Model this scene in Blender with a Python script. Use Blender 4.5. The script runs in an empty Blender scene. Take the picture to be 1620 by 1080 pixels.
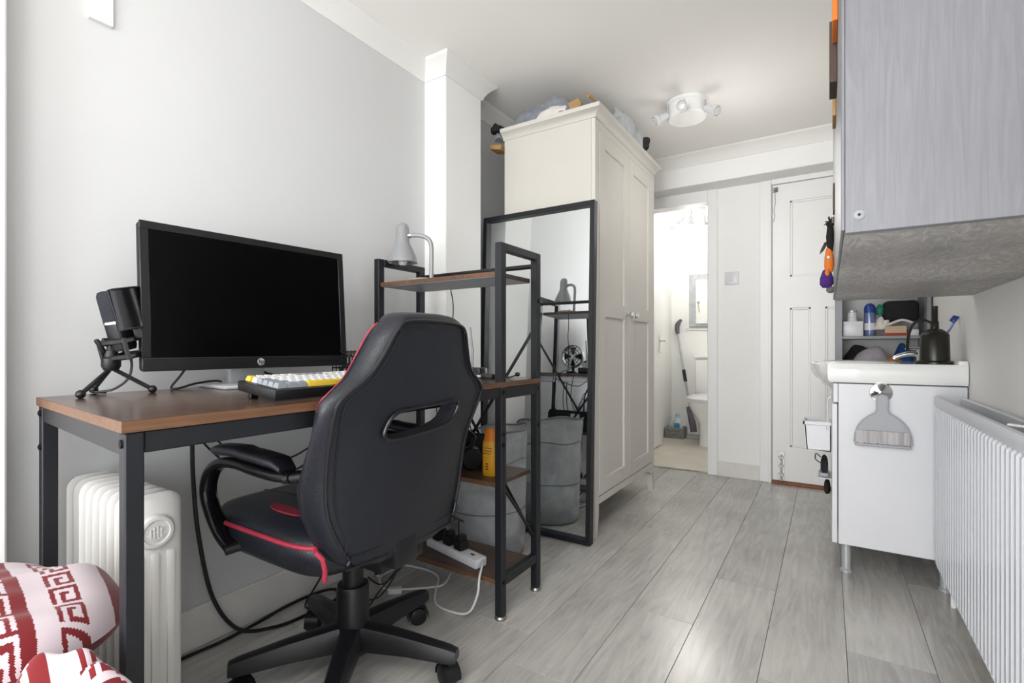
import bpy, bmesh, math, random
from mathutils import Vector, Matrix
random.seed(7)
D = bpy.data
S = bpy.context.scene
COL = S.collection
PI = math.pi
R = math.radians

# ---------------------------------------------------------------- camera, world, light, exposure
CAM_H = 0.88
cd = D.cameras.new('camera'); cam = D.objects.new('camera', cd); COL.objects.link(cam)
cam.location = (0, 0, CAM_H)
cam.rotation_euler = (R(90), 0, R(32.5))
cd.sensor_width = 36.0
cd.lens = 784.0 / 1620.0 * 36.0
cd.shift_y = 10.0 / 1620.0
cd.clip_start = 0.02
S.camera = cam

world = D.worlds.new('world'); S.world = world; world.use_nodes = True
bg = world.node_tree.nodes['Background']
bg.inputs['Color'].default_value = (0.86, 0.93, 1.0, 1)
bg.inputs['Strength'].default_value = 1.6

def area(name, loc, rot, sx, sy, power, col):
    l = D.lights.new(name, 'AREA'); l.shape = 'RECTANGLE'; l.size = sx; l.size_y = sy
    l.energy = power; l.color = col
    o = D.objects.new(name, l); COL.objects.link(o); o.location = loc; o.rotation_euler = rot
    return o
# daylight coming in through the window behind the camera
area('window_daylight', (-0.55, -2.56, 1.05), (R(90), 0, 0), 1.75, 1.95, 64, (0.98, 0.99, 1.0))
area('side_fill_light', (0.60, -1.20, 1.12), (0, R(90), 0), 1.75, 1.9, 7, (0.98, 0.99, 1.0))  # added side fill, balances the frontal light; no such window is known

S.view_settings.view_transform = 'Standard'
S.view_settings.look = 'None'
S.view_settings.exposure = 0.58
S.view_settings.gamma = 1.0
S.view_settings.use_curve_mapping = False

# ---------------------------------------------------------------- materials
def lin(h):
    h = h.lstrip('#')
    out = []
    for i in (0, 2, 4):
        c = int(h[i:i+2], 16) / 255.0
        out.append(c / 12.92 if c <= 0.04045 else ((c + 0.055) / 1.055) ** 2.4)
    return tuple(out)

def nd(nt, t, **kw):
    n = nt.nodes.new(t)
    for k, v in kw.items(): setattr(n, k, v)
    return n

def mat(name, hexc, rough=0.5, metal=0.0, var=0.04, scale=6.0, bump=0.0, bscale=60.0, coat=0.0, spec=0.5,
        stretch=(1, 1, 1), alpha=1.0, sheen=0.0, trans=0.0, ior=1.45):
    m = D.materials.new(name); m.use_nodes = True
    nt = m.node_tree; b = nt.nodes['Principled BSDF']
    c = lin(hexc)
    tc = nd(nt, 'ShaderNodeTexCoord'); mp = nd(nt, 'ShaderNodeMapping')
    mp.inputs['Scale'].default_value = stretch
    nt.links.new(tc.outputs['Object'], mp.inputs['Vector'])
    n = nd(nt, 'ShaderNodeTexNoise'); n.inputs['Scale'].default_value = scale; n.inputs['Detail'].default_value = 5
    nt.links.new(mp.outputs['Vector'], n.inputs['Vector'])
    r = nd(nt, 'ShaderNodeValToRGB')
    r.color_ramp.elements[0].position = 0.3; r.color_ramp.elements[1].position = 0.7
    r.color_ramp.elements[0].color = tuple(max(0, x * (1 - var)) for x in c) + (1,)
    r.color_ramp.elements[1].color = tuple(min(1, x * (1 + var)) for x in c) + (1,)
    nt.links.new(n.outputs['Fac'], r.inputs['Fac']); nt.links.new(r.outputs['Color'], b.inputs['Base Color'])
    b.inputs['Roughness'].default_value = rough; b.inputs['Metallic'].default_value = metal
    b.inputs['Specular IOR Level'].default_value = spec
    b.inputs['Coat Weight'].default_value = coat
    b.inputs['Alpha'].default_value = alpha
    b.inputs['IOR'].default_value = ior
    if sheen: b.inputs['Sheen Weight'].default_value = sheen
    if trans: b.inputs['Transmission Weight'].default_value = trans
    if bump:
        n2 = nd(nt, 'ShaderNodeTexNoise'); n2.inputs['Scale'].default_value = bscale; n2.inputs['Detail'].default_value = 4
        nt.links.new(mp.outputs['Vector'], n2.inputs['Vector'])
        bp = nd(nt, 'ShaderNodeBump'); bp.inputs['Strength'].default_value = bump; bp.inputs['Distance'].default_value = 0.004
        nt.links.new(n2.outputs['Fac'], bp.inputs['Height']); nt.links.new(bp.outputs['Normal'], b.inputs['Normal'])
    return m

def wood(name, cols, along='Y', rough=0.4, scale=3.0, perobj=False, bump=0.1, spec=0.5, stretch=14.0, swirl=2.0):
    """grained wood: noise stretched along an axis, with a broader tone variation"""
    m = D.materials.new(name); m.use_nodes = True
    nt = m.node_tree; b = nt.nodes['Principled BSDF']
    geo = nd(nt, 'ShaderNodeNewGeometry')
    vec = geo.outputs['Position']
    if perobj:
        oi = nd(nt, 'ShaderNodeObjectInfo'); mu = nd(nt, 'ShaderNodeVectorMath', operation='SCALE')
        cv = nd(nt, 'ShaderNodeCombineXYZ')
        for i in range(3): nt.links.new(oi.outputs['Random'], cv.inputs[i])
        nt.links.new(cv.outputs[0], mu.inputs[0]); mu.inputs['Scale'].default_value = 31.0
        ad = nd(nt, 'ShaderNodeVectorMath', operation='ADD')
        nt.links.new(vec, ad.inputs[0]); nt.links.new(mu.outputs[0], ad.inputs[1]); vec = ad.outputs[0]
    mp = nd(nt, 'ShaderNodeMapping')
    sc = [stretch, stretch, stretch]; sc['XYZ'.index(along)] = 1.0
    mp.inputs['Scale'].default_value = sc
    nt.links.new(vec, mp.inputs['Vector'])
    n = nd(nt, 'ShaderNodeTexNoise'); n.inputs['Scale'].default_value = scale; n.inputs['Detail'].default_value = 7
    n.inputs['Roughness'].default_value = 0.62; n.inputs['Distortion'].default_value = swirl
    nt.links.new(mp.outputs[0], n.inputs['Vector'])
    n3 = nd(nt, 'ShaderNodeTexNoise'); n3.inputs['Scale'].default_value = 3.2; n3.inputs['Detail'].default_value = 3
    nt.links.new(vec, n3.inputs['Vector'])
    mx = nd(nt, 'ShaderNodeMath', operation='MULTIPLY_ADD')
    mx.inputs[1].default_value = 0.6
    nt.links.new(n.outputs['Fac'], mx.inputs[0])
    m2 = nd(nt, 'ShaderNodeMath', operation='MULTIPLY'); m2.inputs[1].default_value = 0.4
    nt.links.new(n3.outputs['Fac'], m2.inputs[0]); nt.links.new(m2.outputs[0], mx.inputs[2])
    r = nd(nt, 'ShaderNodeValToRGB')
    e = r.color_ramp.elements
    e[0].position = 0.34; e[0].color = lin(cols[0]) + (1,)
    e[1].position = 0.66; e[1].color = lin(cols[2]) + (1,)
    k = e.new(0.5); k.color = lin(cols[1]) + (1,)
    nt.links.new(mx.outputs[0], r.inputs['Fac'])
    out = r.outputs['Color']
    if perobj:
        hs = nd(nt, 'ShaderNodeHueSaturation')
        mr = nd(nt, 'ShaderNodeMapRange'); mr.inputs['To Min'].default_value = 0.93; mr.inputs['To Max'].default_value = 1.06
        nt.links.new(oi.outputs['Random'], mr.inputs['Value']); nt.links.new(mr.outputs[0], hs.inputs['Value'])
        nt.links.new(out, hs.inputs['Color']); out = hs.outputs[0]
    nt.links.new(out, b.inputs['Base Color'])
    b.inputs['Roughness'].default_value = rough; b.inputs['Specular IOR Level'].default_value = spec
    bp = nd(nt, 'ShaderNodeBump'); bp.inputs['Strength'].default_value = bump; bp.inputs['Distance'].default_value = 0.002
    nt.links.new(n.outputs['Fac'], bp.inputs['Height']); nt.links.new(bp.outputs['Normal'], b.inputs['Normal'])
    return m

def emis(name, hexc, strength):
    m = D.materials.new(name); m.use_nodes = True
    b = m.node_tree.nodes['Principled BSDF']; c = lin(hexc)
    b.inputs['Base Color'].default_value = c + (1,)
    b.inputs['Emission Color'].default_value = c + (1,); b.inputs['Emission Strength'].default_value = strength
    return m

def vcol(name, rough=0.85):
    m = D.materials.new(name); m.use_nodes = True
    nt = m.node_tree; b = nt.nodes['Principled BSDF']
    a = nd(nt, 'ShaderNodeAttribute'); a.attribute_name = 'print'
    n = nd(nt, 'ShaderNodeTexNoise'); n.inputs['Scale'].default_value = 420
    bp = nd(nt, 'ShaderNodeBump'); bp.inputs['Strength'].default_value = 0.15; bp.inputs['Distance'].default_value = 0.001
    nt.links.new(n.outputs['Fac'], bp.inputs['Height']); nt.links.new(bp.outputs['Normal'], b.inputs['Normal'])
    nt.links.new(a.outputs['Color'], b.inputs['Base Color']); b.inputs['Roughness'].default_value = rough
    b.inputs['Sheen Weight'].default_value = 0.2
    return m

def netting(name, hexc, alpha):
    """fine woven mesh: opaque threads mixed with open holes"""
    m = D.materials.new(name); m.use_nodes = True
    nt = m.node_tree; b = nt.nodes['Principled BSDF']
    tc = nd(nt, 'ShaderNodeTexCoord')
    n = nd(nt, 'ShaderNodeTexNoise'); n.inputs['Scale'].default_value = 14; n.inputs['Detail'].default_value = 3
    nt.links.new(tc.outputs['Object'], n.inputs['Vector'])
    mr = nd(nt, 'ShaderNodeMapRange'); mr.inputs['From Min'].default_value = .3; mr.inputs['From Max'].default_value = .7
    mr.inputs['To Min'].default_value = alpha - .1; mr.inputs['To Max'].default_value = alpha + .1
    nt.links.new(n.outputs['Fac'], mr.inputs['Value']); nt.links.new(mr.outputs[0], b.inputs['Alpha'])
    b.inputs['Base Color'].default_value = lin(hexc) + (1,); b.inputs['Roughness'].default_value = .45
    return m

M = {}
M['wall'] = mat('white_wall_paint_dimmed', '#d0d0d0', .75, var=.012, scale=2.5, bump=.05, bscale=90)  # white paint toned down in colour to offset strong light on it
M['wall_lifted'] = mat('white_wall_paint_lifted', '#f3f2ef', .75, var=.012, scale=2.5, bump=.04, bscale=90)  # same white paint, lifted in colour to offset weaker light
M['ceil'] = mat('ceiling_paint', '#f7f4ef', .85, var=.015, scale=1.6, bump=.05, bscale=70)
M['cove'] = mat('coving_paint', '#e9e7e3', .7, var=.01)
M['gloss_white'] = mat('white_gloss_trim', '#f1f0ee', .35, var=.01)
M['skirt'] = mat('skirting_paint', '#e2dfda', .5, var=.05, scale=9)
M['plank'] = wood('grey_plank', ('#a19e9a', '#b6b3ae', '#c5c2bc'), 'Y', .23, 2.2, True, .16, .75, stretch=9, swirl=3.0)
M['gap'] = mat('plank_joint', '#625d57', .8)
M['desk_wood'] = wood('rustic_brown_board', ('#2a1e18', '#4a3427', '#6a4c39'), 'Y', .22, 2.6, False, .08, .85, stretch=10)
M['desk_wood_x'] = wood('rustic_brown_shelf', ('#2b1f19', '#49352a', '#664b3a'), 'X', .38, 2.6, False, .12, stretch=10)
M['desk_edge'] = wood('board_edge_band', ('#4c3424', '#66462f', '#7c583e'), 'Y', .5, 4, False, .05)
M['under'] = mat('grey_board_underside', '#9b9da1', .5)
M['steel'] = mat('black_powder_coat', '#14161b', .45, var=.1, scale=30, bump=.05, bscale=300)
M['screw'] = mat('dark_screw', '#16161a', .35, metal=.6)
M['zinc'] = mat('zinc_foot', '#9a9792', .3, metal=.9)
M['leather'] = mat('black_leatherette', '#191b22', .38, var=.12, scale=5, bump=.22, bscale=240, spec=.5)
M['leather2'] = mat('black_leatherette_gloss', '#17181c', .28, var=.1, scale=8)
M['redpipe'] = mat('red_piping', '#97273b', .55, var=.1, scale=80)
M['redmesh'] = mat('red_mesh_fabric', '#8c2236', .8, var=.3, scale=200, bump=.5, bscale=400)
M['blackmesh'] = mat('black_mesh_fabric', '#22232a', .8, var=.4, scale=300, bump=.5, bscale=500)
M['plastic'] = mat('black_plastic', '#131316', .38, var=.08, scale=20)
M['plastic_g'] = mat('black_glossy_plastic', '#0f0f12', .16, var=.05)
M['screen'] = mat('black_screen', '#020202', .28, var=0, spec=.15)
M['silver'] = mat('silver_plastic', '#b9bbbd', .35, metal=.35)
M['chrome'] = mat('chrome', '#d9dadb', .12, metal=1)
M['keyw'] = mat('white_keycap', '#cfcfce', .5)
M['keyg'] = mat('grey_keycap', '#858b91', .5)
M['keyy'] = mat('yellow_keycap', '#dcb83c', .45)
M['lampgrey'] = mat('grey_lamp_paint', '#8f9192', .3, coat=.3)
M['mirror'] = mat('mirror_glass', '#f4f7f7', .01, metal=1, var=0)
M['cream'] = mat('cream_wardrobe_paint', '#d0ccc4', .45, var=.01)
M['creamd'] = mat('wardrobe_door_paint', '#d6d1c9', .45, var=.012)
M['white'] = mat('white_plastic', '#d9d9dc', .3, var=.01)
M['ceramic'] = mat('white_ceramic', '#f1f1ee', .08, var=.005, coat=.5)
M['rad'] = mat('radiator_enamel', '#cdcfd5', .3, var=.01)
M['heat'] = mat('heater_enamel', '#cfcdc9', .35, var=.02)
M['cab_side'] = wood('grey_woodgrain_laminate', ('#5e5e62', '#65656a', '#6e6e72'), 'Z', .35, 5, False, .05, stretch=16)
M['cab_under'] = wood('dark_grey_woodgrain', ('#85817d', '#a29e9a', '#d0ccc7'), 'Y', .45, 5.5, False, .12, stretch=4, swirl=6.0)
M['bin'] = netting('grey_mesh_netting', '#bcbdc0', .52)
M['bintrim'] = mat('grey_binding_tape', '#6d6e72', .7)
M['cable'] = mat('black_cable', '#131315', .45)
M['cablew'] = mat('white_cable', '#dcdcda', .45)
M['yellow'] = mat('yellow_bottle', '#d79a22', .35)
M['orange'] = mat('orange_cap', '#d97a1c', .4)
M['print_brown'] = mat('brown_print', '#5a3a14', .5)
M['cloth_grey'] = mat('grey_cloth', '#7f8189', .9, var=.2, scale=30, bump=.3, bscale=200, sheen=.2)
M['cloth_lgrey'] = mat('light_grey_cloth', '#b5b8ba', .9, var=.12, scale=25, bump=.3, bscale=200, sheen=.2)
M['cloth_white'] = mat('off_white_cloth', '#d9d3cd', .9, var=.06, scale=25, bump=.2, bscale=200)
M['cloth_black'] = mat('black_cloth', '#1b1b1e', .85, var=.2, scale=30, bump=.3, bscale=200)
M['cloth_orange'] = mat('orange_cloth', '#c4713a', .9, var=.1)
M['cloth_lilac'] = mat('grey_lilac_cloth', '#a39da4', .9, var=.1, scale=40, bump=.25, bscale=200)
M['cardboard'] = mat('cardboard', '#b08a5c', .85, var=.1, scale=12)
M['blue'] = mat('blue_plastic', '#27408c', .3)
M['canblue'] = mat('pale_blue_can', '#7c88b0', .25, metal=.5)
M['green'] = mat('green_plastic', '#1f7a62', .4)
M['red'] = mat('red_print', '#9b3526', .6)
M['shelfmetal'] = mat('grey_shelf_panel', '#8d8f93', .45, var=.06)
M['purple'] = mat('purple_felt', '#4a2a72', .95, bump=.3, bscale=250)
M['orangefelt'] = mat('orange_felt', '#e07a32', .95, bump=.3, bscale=250)
M['greyfelt'] = mat('grey_felt', '#6b666b', .95, bump=.4, bscale=250)
M['brown'] = mat('brown_threshold_wood', '#8a5540', .6, var=.2, scale=20)
M['darkbrown'] = mat('dark_brown_cover', '#4a3a30', .6)
M['pankgrey'] = mat('grey_dustpan_plastic', '#a3a4a8', .4)
M['bristle'] = mat('grey_bristles', '#b6b2b2', .8, var=.25, scale=60, stretch=(1, 1, .06), bump=.6, bscale=90)
M['gunmetal'] = mat('dark_bronze_metal', '#35342f', .3, metal=.6)
M['tilefl'] = mat('pale_bathroom_vinyl', '#cfc9bc', .35, var=.08, scale=6)
M['wicker'] = mat('grey_wicker', '#8c8c8a', .8, var=.3, scale=60, bump=.6, bscale=120)
M['print'] = vcol('printed_cotton')
M['mattress'] = mat('mattress_cover', '#cfcbc8', .9, var=.04, bump=.2, bscale=150)
M['bulb'] = emis('bathroom_bulb', '#fff6e8', 6)
M['glassbulb'] = mat('unlit_bulb_glass', '#d6d6d2', .1, var=.05)
M['frost'] = mat('clear_plastic_bag', '#dfe6e6', .25, alpha=.45)
M['key_brass'] = mat('brass', '#b7a878', .3, metal=.8)

# ---------------------------------------------------------------- mesh helpers
class MB:
    def __init__(self): self.bm = bmesh.new()
    def _t(self, vs, mtx):
        if mtx is not None: bmesh.ops.transform(self.bm, matrix=mtx, verts=vs)
    def box(self, x0, x1, y0, y1, z0, z1, bev=0.0, seg=2, mtx=None):
        r = bmesh.ops.create_cube(self.bm, size=1.0)
        vs = r['verts']
        for v in vs:
            v.co = Vector(((x0 + x1) / 2 + v.co.x * (x1 - x0), (y0 + y1) / 2 + v.co.y * (y1 - y0), (z0 + z1) / 2 + v.co.z * (z1 - z0)))
        if bev:
            es = list({e for v in vs for e in v.link_edges})
            o = bmesh.ops.bevel(self.bm, geom=es, offset=bev, segments=seg, profile=.5, affect='EDGES')
            vs = list({v for f in o['faces'] for v in f.verts} | {v for v in vs if v.is_valid})
        self._t(vs, mtx); return self
    def tube(self, pts, r, seg=8, closed=False, cap=True, smooth=0):
        pts = [Vector(p) for p in pts]
        if smooth: pts, r = spline(pts, smooth, closed, r)
        n = len(pts); rr = r if isinstance(r, (list, tuple)) else [r] * n
        rings = []; up = None
        for i, p in enumerate(pts):
            if closed: t = pts[(i + 1) % n] - pts[i - 1]
            else: t = pts[min(i + 1, n - 1)] - pts[max(i - 1, 0)]
            if t.length < 1e-9: t = Vector((0, 0, 1))
            t.normalize()
            if up is None:
                a = Vector((0, 0, 1)) if abs(t.z) < .9 else Vector((1, 0, 0))
                up = (a - t * a.dot(t)).normalized()
            else:
                up = (up - t * up.dot(t))
                up = up.normalized() if up.length > 1e-6 else t.orthogonal().normalized()
            sd = t.cross(up)
            rings.append([self.bm.verts.new(p + (up * math.cos(2 * PI * k / seg) + sd * math.sin(2 * PI * k / seg)) * rr[i]) for k in range(seg)])
        self._loft(rings, closed)
        if cap and not closed:
            self.bm.faces.new(rings[0][::-1]); self.bm.faces.new(rings[-1])
        return self
    def _loft(self, rings, closed=False, wrap=True):
        n = len(rings); s = len(rings[0])
        for i in range(n if closed else n - 1):
            a, b = rings[i], rings[(i + 1) % n]
            for k in range(s if wrap else s - 1):
                self.bm.faces.new((a[k], a[(k + 1) % s], b[(k + 1) % s], b[k]))
    def loft(self, loops, cap=True, closed=False, wrap=True):
        rings = [[self.bm.verts.new(Vector(p)) for p in l] for l in loops]
        self._loft(rings, closed, wrap)
        if cap and wrap and not closed:
            self.bm.faces.new(rings[0][::-1]); self.bm.faces.new(rings[-1])
        return self
    def lathe(self, prof, c=(0, 0, 0), seg=24, mtx=None):
        """prof: list of (r, z); closes to a point where r is 0"""
        c = Vector(c); new = []; rings = []
        for r, z in prof:
            if r <= 1e-6:
                v = self.bm.verts.new(c + Vector((0, 0, z))); new.append(v); rings.append([v])
            else:
                ring = [self.bm.verts.new(c + Vector((r * math.cos(2 * PI * k / seg), r * math.sin(2 * PI * k / seg), z))) for k in range(seg)]
                new += ring; rings.append(ring)
        for a, b in zip(rings, rings[1:]):
            for k in range(seg):
                k2 = (k + 1) % seg
                if len(a) == 1 and len(b) == 1: continue
                if len(a) == 1: self.bm.faces.new((a[0], b[k2], b[k]))
                elif len(b) == 1: self.bm.faces.new((a[k], a[k2], b[0]))
                else: self.bm.faces.new((a[k], a[k2], b[k2], b[k]))
        self._t(new, mtx); return self
    def prism(self, poly, f0, f1):
        """poly: 2D outline; f0/f1 map (u,v) to the 3D point of either end"""
        return self.loft([[f0(u, v) for u, v in poly], [f1(u, v) for u, v in poly]])
    def ball(self, c, r, seg=16, rings=10, mtx=None):
        rx, ry, rz = r if isinstance(r, (list, tuple)) else (r, r, r)
        o = bmesh.ops.create_uvsphere(self.bm, u_segments=seg, v_segments=rings, radius=1)
        for v in o['verts']: v.co = Vector((v.co.x * rx, v.co.y * ry, v.co.z * rz)) + Vector(c)
        self._t(o['verts'], mtx); return self
    def grid(self, fn, nu, nv):
        rows = [[self.bm.verts.new(Vector(fn(i / nu, j / nv))) for j in range(nv + 1)] for i in range(nu + 1)]
        for i in range(nu):
            for j in range(nv):
                self.bm.faces.new((rows[i][j], rows[i + 1][j], rows[i + 1][j + 1], rows[i][j + 1]))
        return self
    def build(self, name, m, parent=None, smooth=35, world=True):
        bm = self.bm
        bmesh.ops.recalc_face_normals(bm, faces=bm.faces)
        root = parent
        while root is not None and root.parent is not None: root = root.parent
        if root is not None and world:
            mw = Matrix.Translation(root.location) @ root.rotation_euler.to_matrix().to_4x4()
            bmesh.ops.transform(bm, matrix=mw.inverted(), verts=bm.verts)
        me = D.meshes.new(name); bm.to_mesh(me); bm.free()
        me.materials.append(M[m] if isinstance(m, str) else m)
        if smooth:
            me.shade_smooth(); me.set_sharp_from_angle(angle=R(smooth))
        o = D.objects.new(name, me); COL.objects.link(o)
        if parent is not None: o.parent = parent
        return o

def spline(pts, k, closed=False, r=None):
    n = len(pts); out = []; ro = []
    rl = isinstance(r, (list, tuple))
    for i in range(n if closed else n - 1):
        if closed: p0, p1, p2, p3 = pts[i - 1], pts[i], pts[(i + 1) % n], pts[(i + 2) % n]
        else: p0, p1, p2, p3 = pts[max(i - 1, 0)], pts[i], pts[i + 1], pts[min(i + 2, n - 1)]
        for j in range(k):
            t = j / k
            out.append(.5 * ((2 * p1) + (p2 - p0) * t + (2 * p0 - 5 * p1 + 4 * p2 - p3) * t * t + (3 * p1 - p0 - 3 * p2 + p3) * t ** 3))
            if rl: ro.append(r[i] * (1 - t) + r[(i + 1) % n] * t)
    if not closed:
        out.append(pts[-1])
        if rl: ro.append(r[-1])
    return out, (ro if rl else r)

def tag(o, label=None, cat=None, group=None, kind=None):
    if label: o['label'] = label
    if cat: o['category'] = cat
    if group: o['group'] = group
    if kind: o['kind'] = kind
    return o
def thing(name, label, cat, loc=(0, 0, 0), rotz=0.0, group=None):
    o = D.objects.new(name, None); COL.objects.link(o); o.location = loc; o.rotation_euler = (0, 0, rotz)
    o.empty_display_size = .05
    return tag(o, label, cat, group)
def struct(name, mb, m, label, parent=None, smooth=35):
    o = mb.build(name, m, parent, smooth)
    if parent is None: tag(o, label, None, None, 'structure')
    return o
def clone(o, parent, loc=None):
    c = o.copy(); COL.objects.link(c); c.parent = parent
    if loc is not None: c.location = loc
    return c
def axis(p, d):
    """matrix taking +Z at the origin to direction d at p"""
    q = Vector((0, 0, 1)).rotation_difference(Vector(d).normalized())
    return Matrix.Translation(Vector(p)) @ q.to_matrix().to_4x4()
def text_mesh(name, s, size, m, parent, mtx, depth=.0006):
    cu = D.curves.new(name, 'FONT'); cu.body = s; cu.size = size; cu.extrude = depth; cu.align_x = 'CENTER'; cu.align_y = 'CENTER'
    cu.resolution_u = 3; cu.shear = .25
    t = D.objects.new(name, cu); COL.objects.link(t)
    dg = bpy.context.evaluated_depsgraph_get()
    me = D.meshes.new_from_object(t.evaluated_get(dg)); D.objects.remove(t); D.curves.remove(cu)
    me.name = name; me.materials.clear(); me.materials.append(M[m])
    root = parent
    while root.parent is not None: root = root.parent
    mw = Matrix.Translation(root.location) @ root.rotation_euler.to_matrix().to_4x4()
    me.transform(mw.inverted() @ mtx)
    o = D.objects.new(name, me); COL.objects.link(o); o.parent = parent
    return o

# ---------------------------------------------------------------- the room
XL, XR = -1.575, 0.415
YB, YF = 3.65, -2.40
ZC = 2.18
BY = 3.47                      # front of the bulkhead above the doors
ZS = 1.975                     # its underside
# floor base and planks
fl = struct('floor', MB().box(XL - .1, XR + .1, YF - .1, YB + .12, -.08, -.003), 'gap', 'grey wood-effect plank floor of the room')
PW = .2035; PL = 1.24; G = .0007
def plank_mesh(w, l):
    mb = MB(); mb.box(-w / 2 + G, w / 2 - G, -l / 2 + G, l / 2 - G, -.006, 0, .0006, 1)
    o = mb.build('plank', 'plank', None, 0); me = o.data; D.objects.remove(o); return me
cache = {}
# column edges at x = 0.046 + k * PW, joints measured per column
joint = {0: 1.74, -1: 2.712, -2: 2.022, -3: 1.639, -4: 1.17, -5: 2.558, 1: 2.35, -6: .6, -7: 1.5, -8: 2.2}
xe = .046
for k in range(-8, 2):
    x0 = xe + k * PW; x1 = x0 + PW
    x0c, x1c = max(x0, XL), min(x1, XR)
    if x1c - x0c < .01: continue
    y = joint.get(k, 1.0)
    while y > YF: y -= PL
    while y < YB + .02:
        y0, y1 = max(y, YF), min(y + PL, YB + .02)
        if y1 - y0 > .01:
            w, l = round(x1c - x0c, 4), round(y1 - y0, 4)
            if (w, l) not in cache: cache[(w, l)] = plank_mesh(w, l)
            o = D.objects.new('plank', cache[(w, l)]); COL.objects.link(o); o.parent = fl
            o.location = ((x0c + x1c) / 2, (y0 + y1) / 2, 0)
        y += PL
struct('ceiling', MB().box(XL - .1, XR + .1, YF - .1, YB + .1, ZC, ZC + .1), 'ceil', 'off-white flat painted ceiling')
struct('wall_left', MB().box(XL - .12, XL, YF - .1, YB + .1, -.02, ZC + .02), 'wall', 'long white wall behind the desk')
mb = MB(); mb.box(XR, XR + .12, -.22, YB + .1, -.02, ZC + .02); mb.box(XR, XR + .12, YF - .1, -2.15, -.02, ZC + .02)
mb.box(XR, XR + .12, -2.15, -.22, -.02, .25); mb.box(XR, XR + .12, -2.15, -.22, 2.0, ZC + .02)
struct('wall_right', mb, 'wall_lifted', 'white wall behind the radiator')
mb = MB()
for a in (-2.15, -1.21, -.27): mb.box(XR + .05, XR + .10, a, a + .05, .25, 2.0)
for a in (.25, 1.95): mb.box(XR + .05, XR + .10, -2.10, -.27, a, a + .05)
struct('side_fill_window', mb, 'gloss_white', 'white frame of an added fill-light window behind the viewer')  # unseen window, added only so side fill can enter
# chimney-like pier on the left wall
PX, PY0, PY1 = -1.45, 1.72, 1.99
struct('wall_pier', MB().box(XL - .01, PX, PY0, PY1, 0, ZC + .01, .003, 1), 'wall_lifted', 'white projecting pier on the left wall behind the shelf tower')
# white reveal at the far left edge of the picture
struct('wall_return', MB().box(XL - .01, -1.50, YF, .318, 0, ZC + .01, .004, 1), 'gloss_white', 'white wall return at the far left edge')
struct('trim_1', MB().box(XL - .002, XL + .012, .477, .53, 1.712, 1.95, .002, 1), 'gloss_white', 'short white boxed trim high on the left wall')
# front wall with the window behind the camera
wx0, wx1, wz0, wz1 = -1.42, .32, .06, 2.04
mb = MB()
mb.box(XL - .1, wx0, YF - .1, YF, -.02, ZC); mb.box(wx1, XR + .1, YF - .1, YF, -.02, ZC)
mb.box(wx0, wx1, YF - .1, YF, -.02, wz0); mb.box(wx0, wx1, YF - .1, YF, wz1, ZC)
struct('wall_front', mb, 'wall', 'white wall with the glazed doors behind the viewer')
mb = MB()
for a in (wx0, (wx0 + wx1) / 2 - .025, wx1 - .05): mb.box(a, a + .05, YF - .07, YF - .02, wz0, wz1)
for a in (wz0, wz1 - .05): mb.box(wx0, wx1, YF - .07, YF - .02, a, a + .05)
struct('window_1', mb, 'gloss_white', 'white frame of the glazed doors behind the viewer')
# back wall with opening (bathroom) and door
OX0, OX1, OZ = -1.30, -.705, 1.895
DX0, DX1, DZ = -.305, .405, 1.94
mb = MB()
mb.box(XL - .1, OX0 - .01, YB, YB + .098, -.02, ZC); mb.box(OX1 + .01, DX0 - .012, YB, YB + .098, -.02, ZC)
mb.box(OX0 - .01, OX1 + .01, YB, YB + .098, OZ + .01, ZC); mb.box(DX0 - .012, XR + .1, YB, YB + .098, DZ + .012, ZC)
struct('wall_back', mb, 'wall_lifted', 'white back wall with the bathroom opening and a panelled door')
struct('wall_bulkhead', MB().box(XL, XR, BY, YB + .01, ZS, ZC + .01, .004, 1), 'wall_lifted', 'white boxed bulkhead above the two doorways')
# coving
CP = [(0, -.075), (.006, -.075), (.008, -.066), (.014, -.055), (.024, -.038), (.038, -.022), (.05, -.013), (.056, -.008), (.058, 0), (0, 0)]
def coving(name, path, label):
    """path of (x, y); room lies to the right of the walking direction; mitred"""
    P = [Vector((a, b)) for a, b in path]; loops = []
    for i, p in enumerate(P):
        ds = []
        if i > 0: ds.append((P[i] - P[i - 1]).normalized())
        if i < len(P) - 1: ds.append((P[i + 1] - P[i]).normalized())
        ns = [Vector((d.y, -d.x)) for d in ds]
        if len(ns) == 1: n = ns[0]
        else:
            n = (ns[0] + ns[1]); n = n / (n.length_squared / 2) if n.length > 1e-6 else ns[0]
        loops.append([(p.x + n.x * u, p.y + n.y * u, ZC + v) for u, v in CP])
    return struct(name, MB().loft(loops), 'cove', label, smooth=40)
coving('trim_2', [(XL, .318), (XL, PY0), (PX, PY0), (PX, PY1), (XL, PY1), (XL, BY), (XR, BY)], 'white plaster coving along the ceiling')
# skirting boards
def skirting(name, x0, x1, y0, y1, label, h=.12):
    mb = MB(); mb.box(x0, x1, y0, y1, 0, h, .003, 1); return struct(name, mb, 'skirt', label)
skirting('baseboard_left', XL - .002, XL + .018, .318, PY0, 'painted skirting board along the left wall')
skirting('baseboard_pier', PX - .002, PX + .016, PY0 - .014, PY1, 'painted skirting board on the pier')
skirting('baseboard_back', OX1 + .066, DX0 - .075, YB - .016, YB + .002, 'white skirting board between the doorways', .10)
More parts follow.
